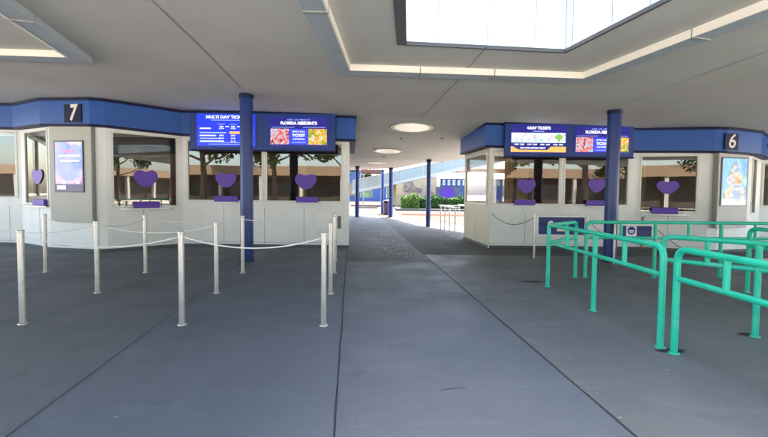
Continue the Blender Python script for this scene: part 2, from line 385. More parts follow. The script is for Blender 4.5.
o_ = t.nodes.new('ShaderNodeOutputMaterial'); tl = t.nodes.new('ShaderNodeBsdfTranslucent'); df = t.nodes.new('ShaderNodeBsdfDiffuse'); mx = t.nodes.new('ShaderNodeMixShader')
tl.inputs[0].default_value = (.40, .445, .47, 1); df.inputs[0].default_value = (.38, .42, .44, 1); mx.inputs[0].default_value = .25
t.links.new(tl.outputs[0], mx.inputs[1]); t.links.new(df.outputs[0], mx.inputs[2]); t.links.new(mx.outputs[0], o_.inputs[0])
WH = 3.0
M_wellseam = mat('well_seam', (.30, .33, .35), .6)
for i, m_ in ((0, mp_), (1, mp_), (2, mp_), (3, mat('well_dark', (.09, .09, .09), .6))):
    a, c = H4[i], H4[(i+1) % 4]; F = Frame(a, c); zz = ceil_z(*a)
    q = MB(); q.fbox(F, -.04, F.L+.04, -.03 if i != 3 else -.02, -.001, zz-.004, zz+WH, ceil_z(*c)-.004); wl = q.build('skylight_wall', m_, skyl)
    if i in (0, 1):
        for px in ((438, 488, 536) if i == 0 else (573, 612, 650)):
            s_, _ = F.sz(px, 24); q = MB(); q.fbox(F, s_-.005, s_+.005, .0005, .004, zz+.021, zz+WH); q.build('panel_seam', M_wellseam, skyl)

# hanging light troughs
def trough(pts, label, inner):      # inner: +1 when the lit lip is on the left of a->b
    t_ = thing('light_trough', label, 'light trough', (pts[0][0], pts[0][1], ceil_z(pts[0][0], pts[0][1])), 'light troughs under the canopy')
    a0 = [Vector(p[:2]) for p in pts]; n = len(a0); wd = .27; hh = .085
    offs = []
    for i, p in enumerate(a0):      # mitred offset
        d1 = (a0[i]-a0[i-1]).normalized() if i else (a0[1]-a0[0]).normalized()
        d2 = (a0[i+1]-a0[i]).normalized() if i < n-1 else d1
        n1 = Vector((-d1.y, d1.x)); n2 = Vector((-d2.y, d2.x)); bis = (n1+n2).normalized(); offs.append(bis/max(.3, bis.dot(n1)))
    lip = MB(); body = MB()
    for i in range(n-1):
        def q(j, o): v = a0[j]+offs[j]*o; return v
        def hx(mb, o0, o1, z0, z1):
            P = [q(i, o0), q(i+1, o0), q(i+1, o1), q(i, o1)]
            if inner > 0: P = P[::-1]
            mb.hexa([(v.x, v.y, ceil_z(*v)+z0) for v in P]+[(v.x, v.y, ceil_z(*v)+z1) for v in P])
        k = -inner
        hx(lip, 0, k*.02, -hh-.012, -.001)
        hx(body, k*.021, k*wd, -hh, -.055)
        hx(body, k*(wd-.015), k*(wd+.002), -.056, -.001)
    body.build('housing', M_trough, t_); lip.build('lip', M_troughface, t_)
    for i in range(n-1):            # joint covers
        a, c = a0[i], a0[i+1]; L = (c-a).length
        for f_ in ([.30, .62] if L > 3 else [.45]):
            p = a.lerp(c, f_); d = (c-a).normalized(); nn = Vector((-d.y, d.x))*(-inner)
            jb = MB(); P = [p-d*.008-nn*.002, p+d*.008-nn*.002, p+d*.008+nn*(wd+.004), p-d*.008+nn*(wd+.004)]
            if inner > 0: P = P[::-1]
            jb.hexa([(v.x, v.y, ceil_z(*v)-hh-.016) for v in P]+[(v.x, v.y, ceil_z(*v)-.002) for v in P])
            jb.build('joint_cover', M_kiosk2, t_)
    return t_
zt_ = 3.37
A_ = G(324, 0, zt_); B_ = G(350.5, 70, zt_); C_ = G(583, 79, zt_-.1); D_ = G(768, 8, zt_-.1)
dA = (A_-B_).normalized(); dD = (D_-C_).normalized()
trough([B_+dA*5, B_, C_, C_+dD*5.5], 'pale light trough framing the skylight over the passage mouth', -1)
E1 = G(65, 57, zt_+.1); E0 = G(0, 57.5, zt_+.1); E2 = G(0, 14, zt_+.1)
dE = (E2-E1).normalized()
trough([E1+Vector((-5, 0.05, 0)), E1, E1+dE*4.5], 'pale light trough with a lit lip in the upper left corner', -1)

# recessed round ceiling lights
M_lite = emis('lamp_lens', (1, .88, .66), .17)
lights = [((412, 127.3), .60, 'largest round ceiling light, nearest over the passage'), ((388, 151), .56, 'middle round ceiling light over the passage'), ((378, 162.8), .60, 'farthest round ceiling light deep in the passage')]
first = None
for (px, py), r, lab in lights:
    c = CP(px, py); tilt = .068 if c.y < 17 else 0
    L = thing('ceiling_light', lab, 'ceiling light', c, 'round lights over the passage')
    M4 = Matrix.Translation(c) @ Matrix.Rotation(-math.atan(tilt), 4, 'X') @ Matrix.Rotation(math.atan(.024), 4, 'Y')
    def put(mb): mb.v = [tuple(M4 @ Vector(v)) for v in mb.v]; return mb
    a = MB(); a.lathe((0, 0, 0), [(r*.985, -.006), (r*.985, -.022), (r, -.026), (r*1.05, -.024), (r*1.06, -.004)], 48); put(a).build('trim_ring', M_trough, L)
    a = MB(); a.lathe((0, 0, 0), [(0.001, -.010), (r*.984, -.010)], 48); put(a).build('lens', M_lite, L)
    a = MB(); n = 136; vs = []
    for k in range(n):
        an = 2*math.pi*k/n; wide = (k % 4) in (0, 1)
        for rr in ((.84 if wide else .905), (.95 if wide else .925)): vs.append((r*rr*math.cos(an), r*rr*math.sin(an), -.016))
    a.add(vs, [(2*k, 2*((k+1) % n), 2*((k+1) % n)+1, 2*k+1) for k in range(n)])
    put(a).build('stud_ring', mat('stud', (.35, .28, .2), .5), L)
for px, py in ((401, 138), (442, 138), (384, 156)):
    c = CP(px, py); a = MB(); a.lathe((c.x, c.y, c.z), [(.001, -.05), (.03, -.045), (.045, -.01), (.05, .0)], 16); o = a.build('sprinkler_head', mat('sprinkler', (.2, .18, .16), .5))
    tag(centre(o), {401: 'small sprinkler head left of the passage, between round lights', 442: 'small sprinkler head to the right of the nearest round light', 384: 'tiny sprinkler head just behind the middle round light'}[px], 'sprinkler')

# ------------------------------------------------------------ columns
def column(p, r, label, base=True):
    c = thing('column', label, 'column', (p[0], p[1], 0), 'blue canopy columns')
    zt = ceil_z(p[0], p[1])
    a = MB(); a.lathe((p[0], p[1], 0), [(r, .012), (r, zt-.09)], 32); a.build('shaft', M_col, c)
    a = MB(); a.lathe((p[0], p[1], 0), [(r+.004, zt-.089), (r+.012, zt-.07), (r+.012, zt+.02)], 32); a.build('collar', M_navy, c)
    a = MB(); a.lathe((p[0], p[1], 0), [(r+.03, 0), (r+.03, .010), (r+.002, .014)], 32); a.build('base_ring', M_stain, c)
column(G(247, 261), .132, 'thick blue column standing before the left booth')
column(G(609.5, 262), .135, 'thick blue column standing before the right booth among teal rails')
column(G(428, 226.6), .10, 'slim blue column right of the passage before the hedge')
column(G(357, 217), .125, 'slim blue column at the passage\'s far left side')
column(G(390.5, 217), .13, 'slim blue column in the middle of the passage end')
column(G(382.3, 214), .10, 'thinnest blue column, farthest away in the passage')

# ------------------------------------------------------------ ticket booths
FH = .66
def zf(x): return 3.45-.024*x
def facet_wall(F, ops, parent, m=None, z0=.0, th=.10, ztop=None, name='wall'):
    ztop = ztop or (lambda x: zf(x)-FH+.04)
    mb = MB(); ops = sorted(ops); cuts = [0]+[v for o in ops for v in o[:2]]+[F.L]
    zA = ztop(F.P(0, 0, 0).x); zB = ztop(F.P(F.L, 0, 0).x); zz = lambda s: zA+(zB-zA)*s/F.L
    for i in range(0, len(cuts), 2):
        if cuts[i+1]-cuts[i] > .002: mb.fbox(F, cuts[i], cuts[i+1], -th, 0, z0, zz(cuts[i]), z0, zz(cuts[i+1]))
    for s0, s1, zb, zt in ops:
        if zb > z0+.01: mb.fbox(F, s0, s1, -th, 0, z0, zb)
        if zz((s0+s1)/2)-zt > .01: mb.fbox(F, s0, s1, -th, 0, zt, zz(s0), zt, zz(s1))
    w_ = mb.build(name, m or M_wall, parent)
    sk = MB(); sk.fbox(F, 0, F.L, .001, .012, .004, .075); sk.build('skirting', M_skirt, parent)
    return w_
def window(F, s0, s1, zb, zt, parent, fw=.045, gm=None, mull=()):
    fr = MB(); d0, d1 = -.04, .018
    fr.fbox(F, s0-.003, s0+fw, d0, d1, zb, zt); fr.fbox(F, s1-fw, s1+.003, d0, d1, zb, zt)
    fr.fbox(F, s0+fw, s1-fw, d0, d1-.002, zb, zb+fw*.8); fr.fbox(F, s0+fw, s1-fw, d0, d1-.002, zt-fw*.8, zt)
    f = fr.build('window', M_frame, parent)
    p = MB(); p.add([F.P(s0+fw, -.01, zb+fw*.8), F.P(s1-fw, -.01, zb+fw*.8), F.P(s1-fw, -.01, zt-fw*.8), F.P(s0+fw, -.01, zt-fw*.8)], [(0, 1, 2, 3)])
    p.build('pane', gm or M_gl, f); return f
def shelf(F, px0, px1, z, parent, dep=.18):
    s0, _ = F.sz(px0, 200); s1, _ = F.sz(px1, 200)
    a = MB(); n = 10; pts = [(s0, .004), (s1, .004), (s1, .07)]+[(s1+(s0-s1)*i/n, .07+(dep-.07)*math.sin(math.pi*i/n)**.5) for i in range(1, n)]+[(s0, .07)]
    vs = [F.P(s, d, z-.03) for s, d in pts]+[F.P(s, d, z) for s, d in pts]; k = len(pts)
    a.add(vs, [tuple(range(k-1, -1, -1)), tuple(range(k, 2*k))]+[(i, (i+1) % k, k+(i+1) % k, k+i) for i in range(k)])
    a.build('shelf', M_shelf, parent)
def badge(F, px0, px1, py0, py1, label, off=.012):
    s0, z1 = F.sz(px0, py0, off); s1, z0 = F.sz(px1, py1, off); cx, cz = (s0+s1)/2, (z0+z1)/2; w_, h_ = abs(s1-s0)/2, (z1-z0)/2
    # a rounded heart-like badge with a broad notch
    pts = []; n = 40
    for i in range(n):
        a = 2*math.pi*i/n; x = math.copysign(abs(math.sin(a))**.8, math.sin(a)); y = math.cos(a)
        if y > 0: y = .86*y**.6 if abs(x) > .62 else .62+.24*(abs(x)/.62)**1.3
        x *= 1-.34*max(0, -y)**1.0
        pts.append((cx+x*w_, cz+y*h_*.95))
    a = MB(); k = len(pts); vs = [F.P(s, off-.004, z) for s, z in pts]+[F.P(s, off, z) for s, z in pts]+[F.P(cx, off, cz)]
    a.add(vs, [(k+(i+1) % k, k+i, 2*k) for i in range(k)]+[(i, (i+1) % k, k+(i+1) % k, k+i) for i in range(k)])
    tag(centre(a.build('window_badge', M_purple)), label, 'badge', 'purple window badges')
def block(F, px0, px1, z0, h, label, d0=.03, d1=.10):
    s0, _ = F.sz(px0, 200, d1); s1, _ = F.sz(px1, 200, d1)
    a = MB(); a.fbox(F, s0, s1, d0, d1, z0, z0+h)
    tag(centre(a.build('counter_block', M_purple, bevel=.012)), label, 'counter block', 'purple blocks on the booth shelves')
def offset_chain(pts, off):
    a0 = [Vector(p[:2]) for p in pts]; out = []
    for i, p in enumerate(a0):
        d1 = (a0[i]-a0[i-1]).normalized() if i else (a0[1]-a0[0]).normalized(); d2 = (a0[i+1]-a0[i]).normalized() if i < len(a0)-1 else d1
        n1 = Vector((d1.y, -d1.x)); n2 = Vector((d2.y, -d2.x)); bis = (n1+n2).normalized(); out.append(p+bis*off/max(.4, bis.dot(n1)))
    return out
def fascia(pts, parent, off=.16):
    A = offset_chain(pts, off)
    def band(o, z0, z1, name, m):
        P0 = offset_chain(pts, off+o); P1 = offset_chain(pts, .004); mb = MB()
        for i in range(len(P0)-1):
            a, b_, c, d = P0[i], P0[i+1], P1[i+1], P1[i]
            mb.hexa([(q.x, q.y, zf(q.x)+z0) for q in (a, b_, c, d)]+[(q.x, q.y, zf(q.x)+z1) for q in (a, b_, c, d)])
        return mb.build(name, m, parent)
    f = band(0, -FH+.05, -.075, 'fascia', M_blue)
    t1 = band(.03, -.0752, -.012, 'fascia_trim', M_navy); t2 = band(.012, -FH, -FH+.0502, 'fascia_trim', M_navy)
    return f

def screen_case(F, px0, px1, py0, py1, depth, label):
    s0, zt0 = F.sz(px0, py0, depth); s1, zb0 = F.sz(px1, py1, depth)
    zt0 -= .0
    o = thing('display_case', label, 'display', F.P((s0+s1)/2, 0, zb0), 'blue display cases on the booths')
    a = MB(); a.fbox(F, s0, s1, .19, depth, zb0+.03, zt0); a.build('housing', M_case, o, bevel=.01)
    a = MB(); a.fbox(F, s0-.012, s1+.012, .195, depth+.012, zb0, zb0+.0298); a.fbox(F, s0-.012, s1+.012, .195, depth+.012, zt0+.0005, zt0+.05); a.build('trim', M_navy, o)
    return o, depth
def screen(F, o, dep, px0, px1, py0, py1, m_bg):
    s0, z1 = F.sz(px0, py0, dep); s1, z0 = F.sz(px1, py1, dep)
    bz = MB(); bz.fbox(F, s0-.03, s1+.03, dep-.002, dep+.010, z0-.03, z1+.03); bz.build('bezel', M_case, o)
    a = MB(); a.fbox(F, s0, s1, dep+.0102, dep+.016, z0, z1); sc = a.build('screen', m_bg, o)
    return sc, s0, s1, z0, z1, dep+.017
M_sb = emis('screen_blue', (.010, .035, .75), .42)
M_sn = emis('screen_navy', (.012, .012, .20), .35)
M_sm = emis('screen_midblue', (.03, .05, .62), .42)
M_sw = emis('screen_white', (.85, .9, 1), .45)
M_sy = emis('screen_yellow', (1, .5, .12), .34)
M_sl = emis('screen_line', (.35, .45, 1), .40)
def rect(F, sc, name, a, b_, c, d, dd, m):    # a..b across, c..d up
    q = MB(); q.fbox(F, a, b_, dd-.0005, dd+.001, c, d); return q.build(name, m, sc)
def residents(F, sc, s0, s1, z0, z1, dd, seed):
    W, Hh = s1-s0, z1-z0; X = lambda u: s0+u*W; Z = lambda v: z0+v*Hh
    text('title_text', 'ASK US ABOUT', F.mat(X(.5), dd, Z(.91)), .05, M_sl, sc, W*.40)
    text('title_text', 'FLORIDA RESIDENTS', F.mat(X(.5), dd, Z(.79)), .10, M_sw, sc, W*.62, bold=.004)
    rect(F, sc, 'centre_panel', X(.34), X(.66), Z(.06), Z(.60), dd, M_sm)
    rect(F, sc, 'rule', X(.04), X(.43), Z(.645), Z(.66), dd, M_sl); rect(F, sc, 'rule', X(.57), X(.96), Z(.645), Z(.66), dd, M_sl)
    rect(F, sc, 'photo', X(.02), X(.335), Z(.06), Z(.60), dd, picture('photo_red%d' % seed, [(.12, .02, .04), (.5, .04, .04), (.75, .25, .2), (.25, .55, .9), (.8, .8, .85)], .36, 8, seed))
    rect(F, sc, 'photo', X(.665), X(.98), Z(.06), Z(.60), dd, picture('photo_food%d' % seed, [(.03, .25, .03), (.12, .42, .05), (.85, .30, .04), (.95, .65, .12), (.3, .65, .95)], .34, 8, seed+3))
    text('offer_text', 'SPECIAL', F.mat(X(.5), dd+.002, Z(.50)), .06, M_sw, sc, W*.22)
    text('offer_text', 'TICKET', F.mat(X(.5), dd+.002, Z(.37)), .09, M_sw, sc, W*.22, bold=.003)
    text('offer_text', 'OFFERS', F.mat(X(.5), dd+.002, Z(.24)), .06, M_sw, sc, W*.2)
    rect(F, sc, 'rule', X(.38), X(.62), Z(.12), Z(.14), dd+.001, M_sl)

def P2(px, py): p = G(px, py); return (p.x, p.y)
# ---- left booth (number 7)
LP = [(-14.5, 10.25), P2(23.5, 245.4), P2(51, 250.3), P2(97, 252.3), P2(108, 252), P2(183.5, 246.2), P2(348.5, 248)]
LB = thing('ticket_booth', 'white ticket booth numbered 7 on the left with five windows', 'ticket booth', (LP[3][0], LP[3][1]+1.5, 0), 'ticket booths')
LF = [Frame(LP[i], LP[i+1]) for i in range(len(LP)-1)]
def op(F, x0, x1, zb, gap=.0):
    s0, _ = F.sz(x0, 180); s1, _ = F.sz(x1, 180); zt = min(zf(F.P(s0, 0, 0).x), zf(F.P(s1, 0, 0).x))-FH-.035-gap
    return (max(s0, .03), min(s1, F.L-.03), zb, zt)
wins = {}
def do(F, lst, B, gm=None):
    ops = [op(F, *l) for l in lst]; facet_wall(F, ops, B)
    for o in ops: window(F, *o, B, gm=gm)
    return ops
do(LF[0], [(-60, 18, 1.25), (-200, -64, 1.25)], LB)
do(LF[1], [(25.5, 48.5, 1.10)], LB)
do(LF[2], [], LB); do(LF[3], [], LB)
do(LF[4], [(111.5, 178, 1.06)], LB)
do(LF[5], [(187, 263.5, 1.21), (265.5, 343, 1.21)], LB)
Dp = Vector((-.0885, 1)).normalized()
e = LP[-1]; sideL = Frame(e, (e[0]+Dp.x*3.2, e[1]+Dp.y*3.2))
def opz(F, s0, s1, zb, zt, B, gm): facet_wall(F, [(s0, s1, zb, zt)], B, M_wall); window(F, s0, s1, zb, zt, B, gm=gm)
opz(sideL, .25, 1.5, 1.2, 2.7, LB, M_gl)
fascia(LP+[(e[0]+.05+Dp.x*.001, e[1]+.02)], LB) if False else fascia(LP+[(e[0]+Dp.x*3.2, e[1]+Dp.y*3.2)], LB)
shelf(LF[1], 22, 49, 1.08, LB, .2); shelf(LF[4], 118, 174, 1.04, LB, .22); shelf(LF[5], 214, 239, 1.20, LB, .14); shelf(LF[5], 296, 318, 1.20, LB, .14)
# panel seams of the lower wall
def vseam(F, px, z0, z1, B):
    s, _ = F.sz(px, 225); a = MB(); a.fbox(F, s-.006, s+.006, .0005, .003, z0, z1); a.build('panel_seam', mat('panel_seam', (.35, .37, .36), .6), B)
for F, px in ((LF[5], 264.5), (LF[1], 40), (LF[0], 10)): vseam(F, px, .08, 1.05, LB)
def groove(F, B):
    a = MB(); a.fbox(F, .02, F.L-.02, .0005, .0028, .128, .136); a.build('groove', mat('panel_seam', (.35, .37, .36), .6), B)
for F in (LF[2], LF[4], LF[5], LF[0]): groove(F, LB)
vseam(LF[5], 224, .14, 1.1, LB); vseam(LF[5], 304, .14, 1.1, LB); vseam(LF[4], 144, .14, .98, LB)
def louvre(F, px0, px1, z0, z1, B):
    s0, _ = F.sz(px0, 225); s1, _ = F.sz(px1, 225); a = MB(); a.fbox(F, s0, s1, .001, .012, z0, z1); a.build('access_panel', mat('panel_dark', (.12, .13, .13), .5), B)
louvre(LF[5], 337.5, 341, .52, .85, LB)
# kiosk panel with portrait screen
def kiosk(F, px0, px1, zb, dep, scr, B, style):
    s0, _ = F.sz(px0, 200, dep); s1, _ = F.sz(px1, 200, dep); zt = zf(F.P(s0, 0, 0).x)-FH-.002; zt2 = zf(F.P(s1, 0, 0).x)-FH-.002
    a = MB(); a.fbox(F, s0, s1, .014, dep, zb, zt, zb, zt2); k = a.build('kiosk_panel', M_kiosk, B, bevel=.006)
    a = MB(); a.fbox(F, s0-.006, s0, .014, dep-.03, zb, zt-.01); a.build('panel_edge', M_kiosk2, k)
    a = MB(); a.fbox(F, s1, s1+.006, .014, dep-.03, zb, zt2-.01); a.build('panel_edge', M_kiosk2, k)
    c0, zT = F.sz(scr[0], scr[2], dep); c1, zB = F.sz(scr[1], scr[3], dep)
    o = thing('portrait_screen', 'tall lit portrait screen set in the panel under number %s' % ('7' if style == 7 else '6'), 'screen', F.P((c0+c1)/2, dep, zB), 'portrait screens on the booths')
    a = MB(); a.fbox(F, c0-.03, c1+.03, dep+.0005, dep+.02, zB-.03, zT+.03); a.build('bezel', M_black, o)
    dd = dep+.0215; W, Hh = c1-c0, zT-zB; X = lambda u: c0+u*W; Z = lambda v: zB+v*Hh
    a = MB(); a.fbox(F, c0, c1, dep+.0202, dep+.0212, zB, zT)
    if style == 7:
        sc = a.build('screen', picture('kiosk_sky', [(.16, .22, .75), (.30, .36, .9), (.5, .42, .85), (.75, .45, .7)], .36, 1.3, 2), o)
        rect(F, sc, 'dark_foot', X(0), X(1), Z(0), Z(.14), dd, emis('screen_dusk', (.06, .04, .16), .3))
        q = MB(); pts = [(0, .14), (1, .14), (1, .30), (.85, .26), (.6, .20), (.35, .21), (.15, .28), (0, .36)]
        q.add([F.P(X(u), dd+.001, Z(v)) for u, v in pts], [tuple(range(len(pts)))]); q.build('picture', picture('kiosk_rose', [(.3, .12, .35), (.8, .4, .7), (.9, .6, .85)], .38, 6, 1), sc)
        rect(F, sc, 'label_box', X(.06), X(.38), Z(.03), Z(.11), dd+.002, emis('screen_ice', (.5, .7, 1), .4))
        q = MB(); pts = [(.45, .97), (.62, .93), (.75, .96), (.9, .92), (1, .94), (1, 1), (.45, 1)]
        q.add([F.P(X(u), dd+.001, Z(v)) for u, v in pts], [tuple(range(len(pts)))]); q.build('picture', picture('kiosk_pink', [(.9, .25, .3), (1, .6, .7)], .4, 8, 1), sc)
        text('title_text', 'WELCOME', F.mat(X(.5), dd+.002, Z(.80)), .08, emis('screen_rose', (.9, .2, .3), .4), sc, W*.5, bold=.002)
        rect(F, sc, 'text_line', X(.12), X(.92), Z(.70), Z(.73), dd+.002, M_sw); rect(F, sc, 'text_line', X(.2), X(.9), Z(.60), Z(.625), dd+.002, M_sw)
    else:
        sc = a.build('screen', picture('kiosk_day', [(.03, .20, .6), (.12, .38, .8), (.35, .6, .9)], .36, 2.2, 5), o)
        q = MB(); pts = [(.1, .12), (.9, .12), (.95, .3), (.8, .45), (.85, .62), (.7, .7), (.72, .85), (.5, .93), (.35, .85), (.35, .68), (.15, .55), (.25, .4), (.05, .25)]
        q.add([F.P(X(u), dd+.001, Z(v)) for u, v in pts], [tuple(range(len(pts)))]); q.build('picture', picture('kiosk_scene', [(.08, .08, .05), (.5, .22, .05), (.55, .42, .30), (.15, .25, .5), (.35, .06, .08)], .40, 3.2, 3), sc)
        rect(F, sc, 'picture', X(0), X(1), Z(0), Z(.12), dd+.002, picture('kiosk_foot', [(.4, .6, 1), (.8, .9, 1)], .4, 6, 2))
        text('title_text', 'TICKETS', F.mat(X(.62), dd+.004, Z(.10)), .05, emis('screen_royal', (.02, .06, .5), .4), sc, W*.5)
kiosk(LF[2], 50.5, 92, .72, .12, (55.5, 83.5, 142, 191), LB, 7)
def number(F, px0, px1, n, B, off, zc=-.37):
    s0, _ = F.sz(px0, 120, off); s1, _ = F.sz(px1, 120, off); c = (s0+s1)/2; z = zf(F.P(c, 0, 0).x)+zc; h = (s1-s0)/2
    a = MB(); a.fbox(F, s0, s1, off+.0005, off+.02, z-.21, z+.21); k = a.build('number_plate', M_navy, B)
    text('numeral', n, F.mat(c, off+.0215, z), .50, mat('numeral_white', (.80, .78, .68), .5), k, width=.23, bold=.016 if n == '7' else .004, shear=.15)
number(LF[2], 65, 82, '7', LB, .16)
for F, a in ((LF[1], (31.5, 42.5, 167.5, 184.5, 'narrow purple badge on the side window left of the portrait screen')), (LF[4], (133.5, 158, 167, 188, 'large purple badge on the single window between screen and corner')),
             (LF[5], (215.5, 236.5, 170.5, 188, 'purple badge on the window left of the blue column')), (LF[5], (295, 316.5, 171.5, 190, 'purple badge on the left booth window beside the passage'))): badge(F, *a)
block(LF[1], 32, 43.5, 1.083, .15, 'small purple block on the side shelf left of the portrait screen')
block(LF[4], 133.5, 160, 1.043, .16, 'wide purple block on the shelf of the single left booth window')
block(LF[5], 214, 237.5, 1.203, .15, 'purple block on the shelf just left of the blue column')
block(LF[5], 296, 317.5, 1.203, .15, 'purple block on the left booth shelf beside the passage')
# displays on the left booth
F = LF[5]; case, dep = screen_case(F, 189.5, 335, 112.5, 152, .30, 'long blue display case with two screens on the left booth')
sc, s0, s1, z0, z1, dd = screen(F, case, dep, 197, 255.5, 113.8, 146.5, M_sb)
W, Hh = s1-s0, z1-z0; X = lambda u: s0+u*W; Z = lambda v: z0+v*Hh
text('title_text', 'MULTI DAY TICKETS', F.mat(X(.52), dd, Z(.90)), .10, M_sw, sc, W*.72, bold=.004)
rect(F, sc, 'rule', X(.25), X(.80), Z(.80), Z(.82), dd, M_sl)
for u in (.42, .62, .82): text('column_head', '%d DAY' % (2+int((u-.42)/.19)), F.mat(X(u), dd, Z(.68)), .05, M_sl, sc, W*.13)
for j, v in enumerate((.55, .42, .33, .24, .15)):
    rect(F, sc, 'text_line', X(.05), X((.24, .50, .33, .40, .46)[j]), Z(v-.018), Z(v+.018), dd, M_sl if j % 2 else M_sw)
    for u in (.42, .62, .82):
        if j == 1 and u > .5: rect(F, sc, 'highlight', X(u-.06), X(u+.12), Z(v-.035), Z(v+.04), dd, M_sy if u < .7 else M_sw)
        elif not (j == 1): text('price_text', ('109', '209', '285', '99', '315')[j], F.mat(X(u), dd, Z(v)), .055, M_sw, sc, W*.08)
for v, u in ((.055, .2), (.105, .45)): rect(F, sc, 'text_line', X(u), X(.93), Z(v), Z(v+.015), dd, M_sl)
for u in (.42, .52, .62, .72, .82, .92): rect(F, sc, 'text_line', X(u-.03), X(u+.03), Z(.60), Z(.625), dd, M_sw)
sc, s0, s1, z0, z1, dd = screen(F, case, dep, 269.5, 328, 117, 146.5, M_sn); residents(F, sc, s0, s1, z0, z1, dd, 1)

# ---- right booth (number 6)
RP = [P2(463.6, 238.7), P2(487.6, 248), P2(633.5, 249.3), P2(706, 252.6), P2(716, 252.8), P2(748, 251.5), P2(757.5, 247.5), (15.5, 10.3)]
RB = thing('ticket_booth', 'white ticket booth numbered 6 on the right with purple badges on its windows', 'ticket booth', (RP[3][0], RP[3][1]+1.5, 0), 'ticket booths')
RF = [Frame(RP[i], RP[i+1]) for i in range(len(RP)-1)]
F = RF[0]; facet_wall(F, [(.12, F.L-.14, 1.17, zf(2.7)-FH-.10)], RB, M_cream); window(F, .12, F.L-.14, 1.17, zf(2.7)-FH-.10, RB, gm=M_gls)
do(RF[1], [(492, 560.5, 1.19), (563.5, 629, 1.19)], RB)
do(RF[2], [(639.5, 698.5, 1.02)], RB)
do(RF[3], [], RB); do(RF[4], [], RB); do(RF[5], [(750, 756, 1.0)], RB); do(RF[6], [(762, 840, 1.19), (845, 1000, 1.19)], RB)
fascia(RP, RB)
shelf(RF[1], 514, 537, 1.18, RB, .14); shelf(RF[1], 586, 608, 1.18, RB, .14); shelf(RF[2], 641, 690, .99, RB, .22)
a = MB(); F = RF[1]; a.fbox(F, .0, .035, .002, .02, .0, 2.7); a.build('corner_trim', M_frame, RB)
for F, px in ((RF[1], 562), (RF[0], 475), (RF[1], 525), (RF[2], 668)): vseam(F, px, .14, .95, RB)
for F in (RF[1], RF[2], RF[0]): groove(F, RB)
kiosk(RF[4], 717.5, 747.5, .66, .12, (722.5, 744.5, 158, 205), RB, 6)
number(RF[4], 725.5, 738.5, '6', RB, .16)
for F, a in ((RF[1], (517.5, 535.5, 177, 193.5, 'purple badge on the right booth\'s window nearest the passage')), (RF[1], (588.5, 605, 176.5, 193, 'purple badge partly behind the right blue column')),
             (RF[2], (657, 679, 179, 194.5, 'purple badge on the single window left of portrait screen 6'))): badge(F, *a)
block(RF[1], 515, 535.5, 1.183, .15, 'purple block on the right booth shelf nearest the passage')
block(RF[1], 587, 607, 1.183, .15, 'purple block on the shelf behind the right blue column')
block(RF[2], 652.5, 679, .993, .17, 'purple block on the lower shelf left of portrait screen 6')
F = RF[1]; case, dep = screen_case(F, 505.5, 633.5, 123.5, 158.5, .30, 'long blue display case with two screens on the right booth')
sc, s0, s1, z0, z1, dd = screen(F, case, dep, 510.5, 566, 124.5, 153, M_sn)
W, Hh = s1-s0, z1-z0; X = lambda u: s0+u*W; Z = lambda v: z0+v*Hh
text('title_text', '4-DAY TICKETS', F.mat(X(.5), dd, Z(.88)), .10, M_sw, sc, W*.42, bold=.004)
rect(F, sc, 'rule', X(.4), X(.6), Z(.755), Z(.775), dd, M_sl)
rect(F, sc, 'photo', X(.02), X(.98), Z(.36), Z(.71), dd, picture('photo_strip', [(.3, .6, .9), (.55, .8, 1), (.8, .9, 1), (.45, .65, .8), (.85, .35, .4)], .45, 4, 4))
for u in (.10, .20, .32, .44, .55, .68): 
    q = MB(); n = 7; q.add([F.P(X(u+.04*math.cos(2*math.pi*i/n)), dd+.002, Z(.46+.07*math.sin(2*math.pi*i/n))) for i in range(n)], [tuple(range(n))]); q.build('picture', picture('pic%d' % int(u*100), [(.1, .25, .4), (.4, .6, .8), (.8, .5, .5)], .4, 12, u*9), sc)
q = MB(); n = 14; q.add([F.P(X(.86+.07*math.cos(2*math.pi*i/n)), dd+.002, Z(.56+.11*math.sin(2*math.pi*i/n))) for i in range(n)], [tuple(range(n))]); q.build('picture', emis('pic_green', (.2, .45, .08), .4), sc)
rect(F, sc, 'picture', X(.85), X(.875), Z(.38), Z(.46), dd+.002, emis('pic_brown', (.3, .2, .05), .4))
for u, tx in ((.11, '$109'), (.21, '2 DAY'), (.34, '$117'), (.44, '3 DAY'), (.57, '$125'), (.67, '4 DAY'), (.80, '$132'), (.90, '5 DAY')): text('price_text', tx, F.mat(X(u), dd, Z(.29)), .05, M_sw, sc, W*.075, bold=.002)
q = MB(); pts = [(.01, .02), (.99, .02), (.99, .22), (.72, .22), (.66, .10), (.16, .10), (.04, .22), (.01, .22)]
q.add([F.P(X(u), dd+.001, Z(v)) for u, v in pts], [tuple(range(len(pts)))]); q.build('picture', M_sy, sc)
text('offer_text', 'ASK US FOR DETAILS TODAY', F.mat(X(.4), dd+.002, Z(.165)), .05, M_sw, sc, W*.46, bold=.002)
sc, s0, s1, z0, z1, dd = screen(F, case, dep, 575, 629, 126.5, 154, M_sn); residents(F, sc, s0, s1, z0, z1, dd, 2)

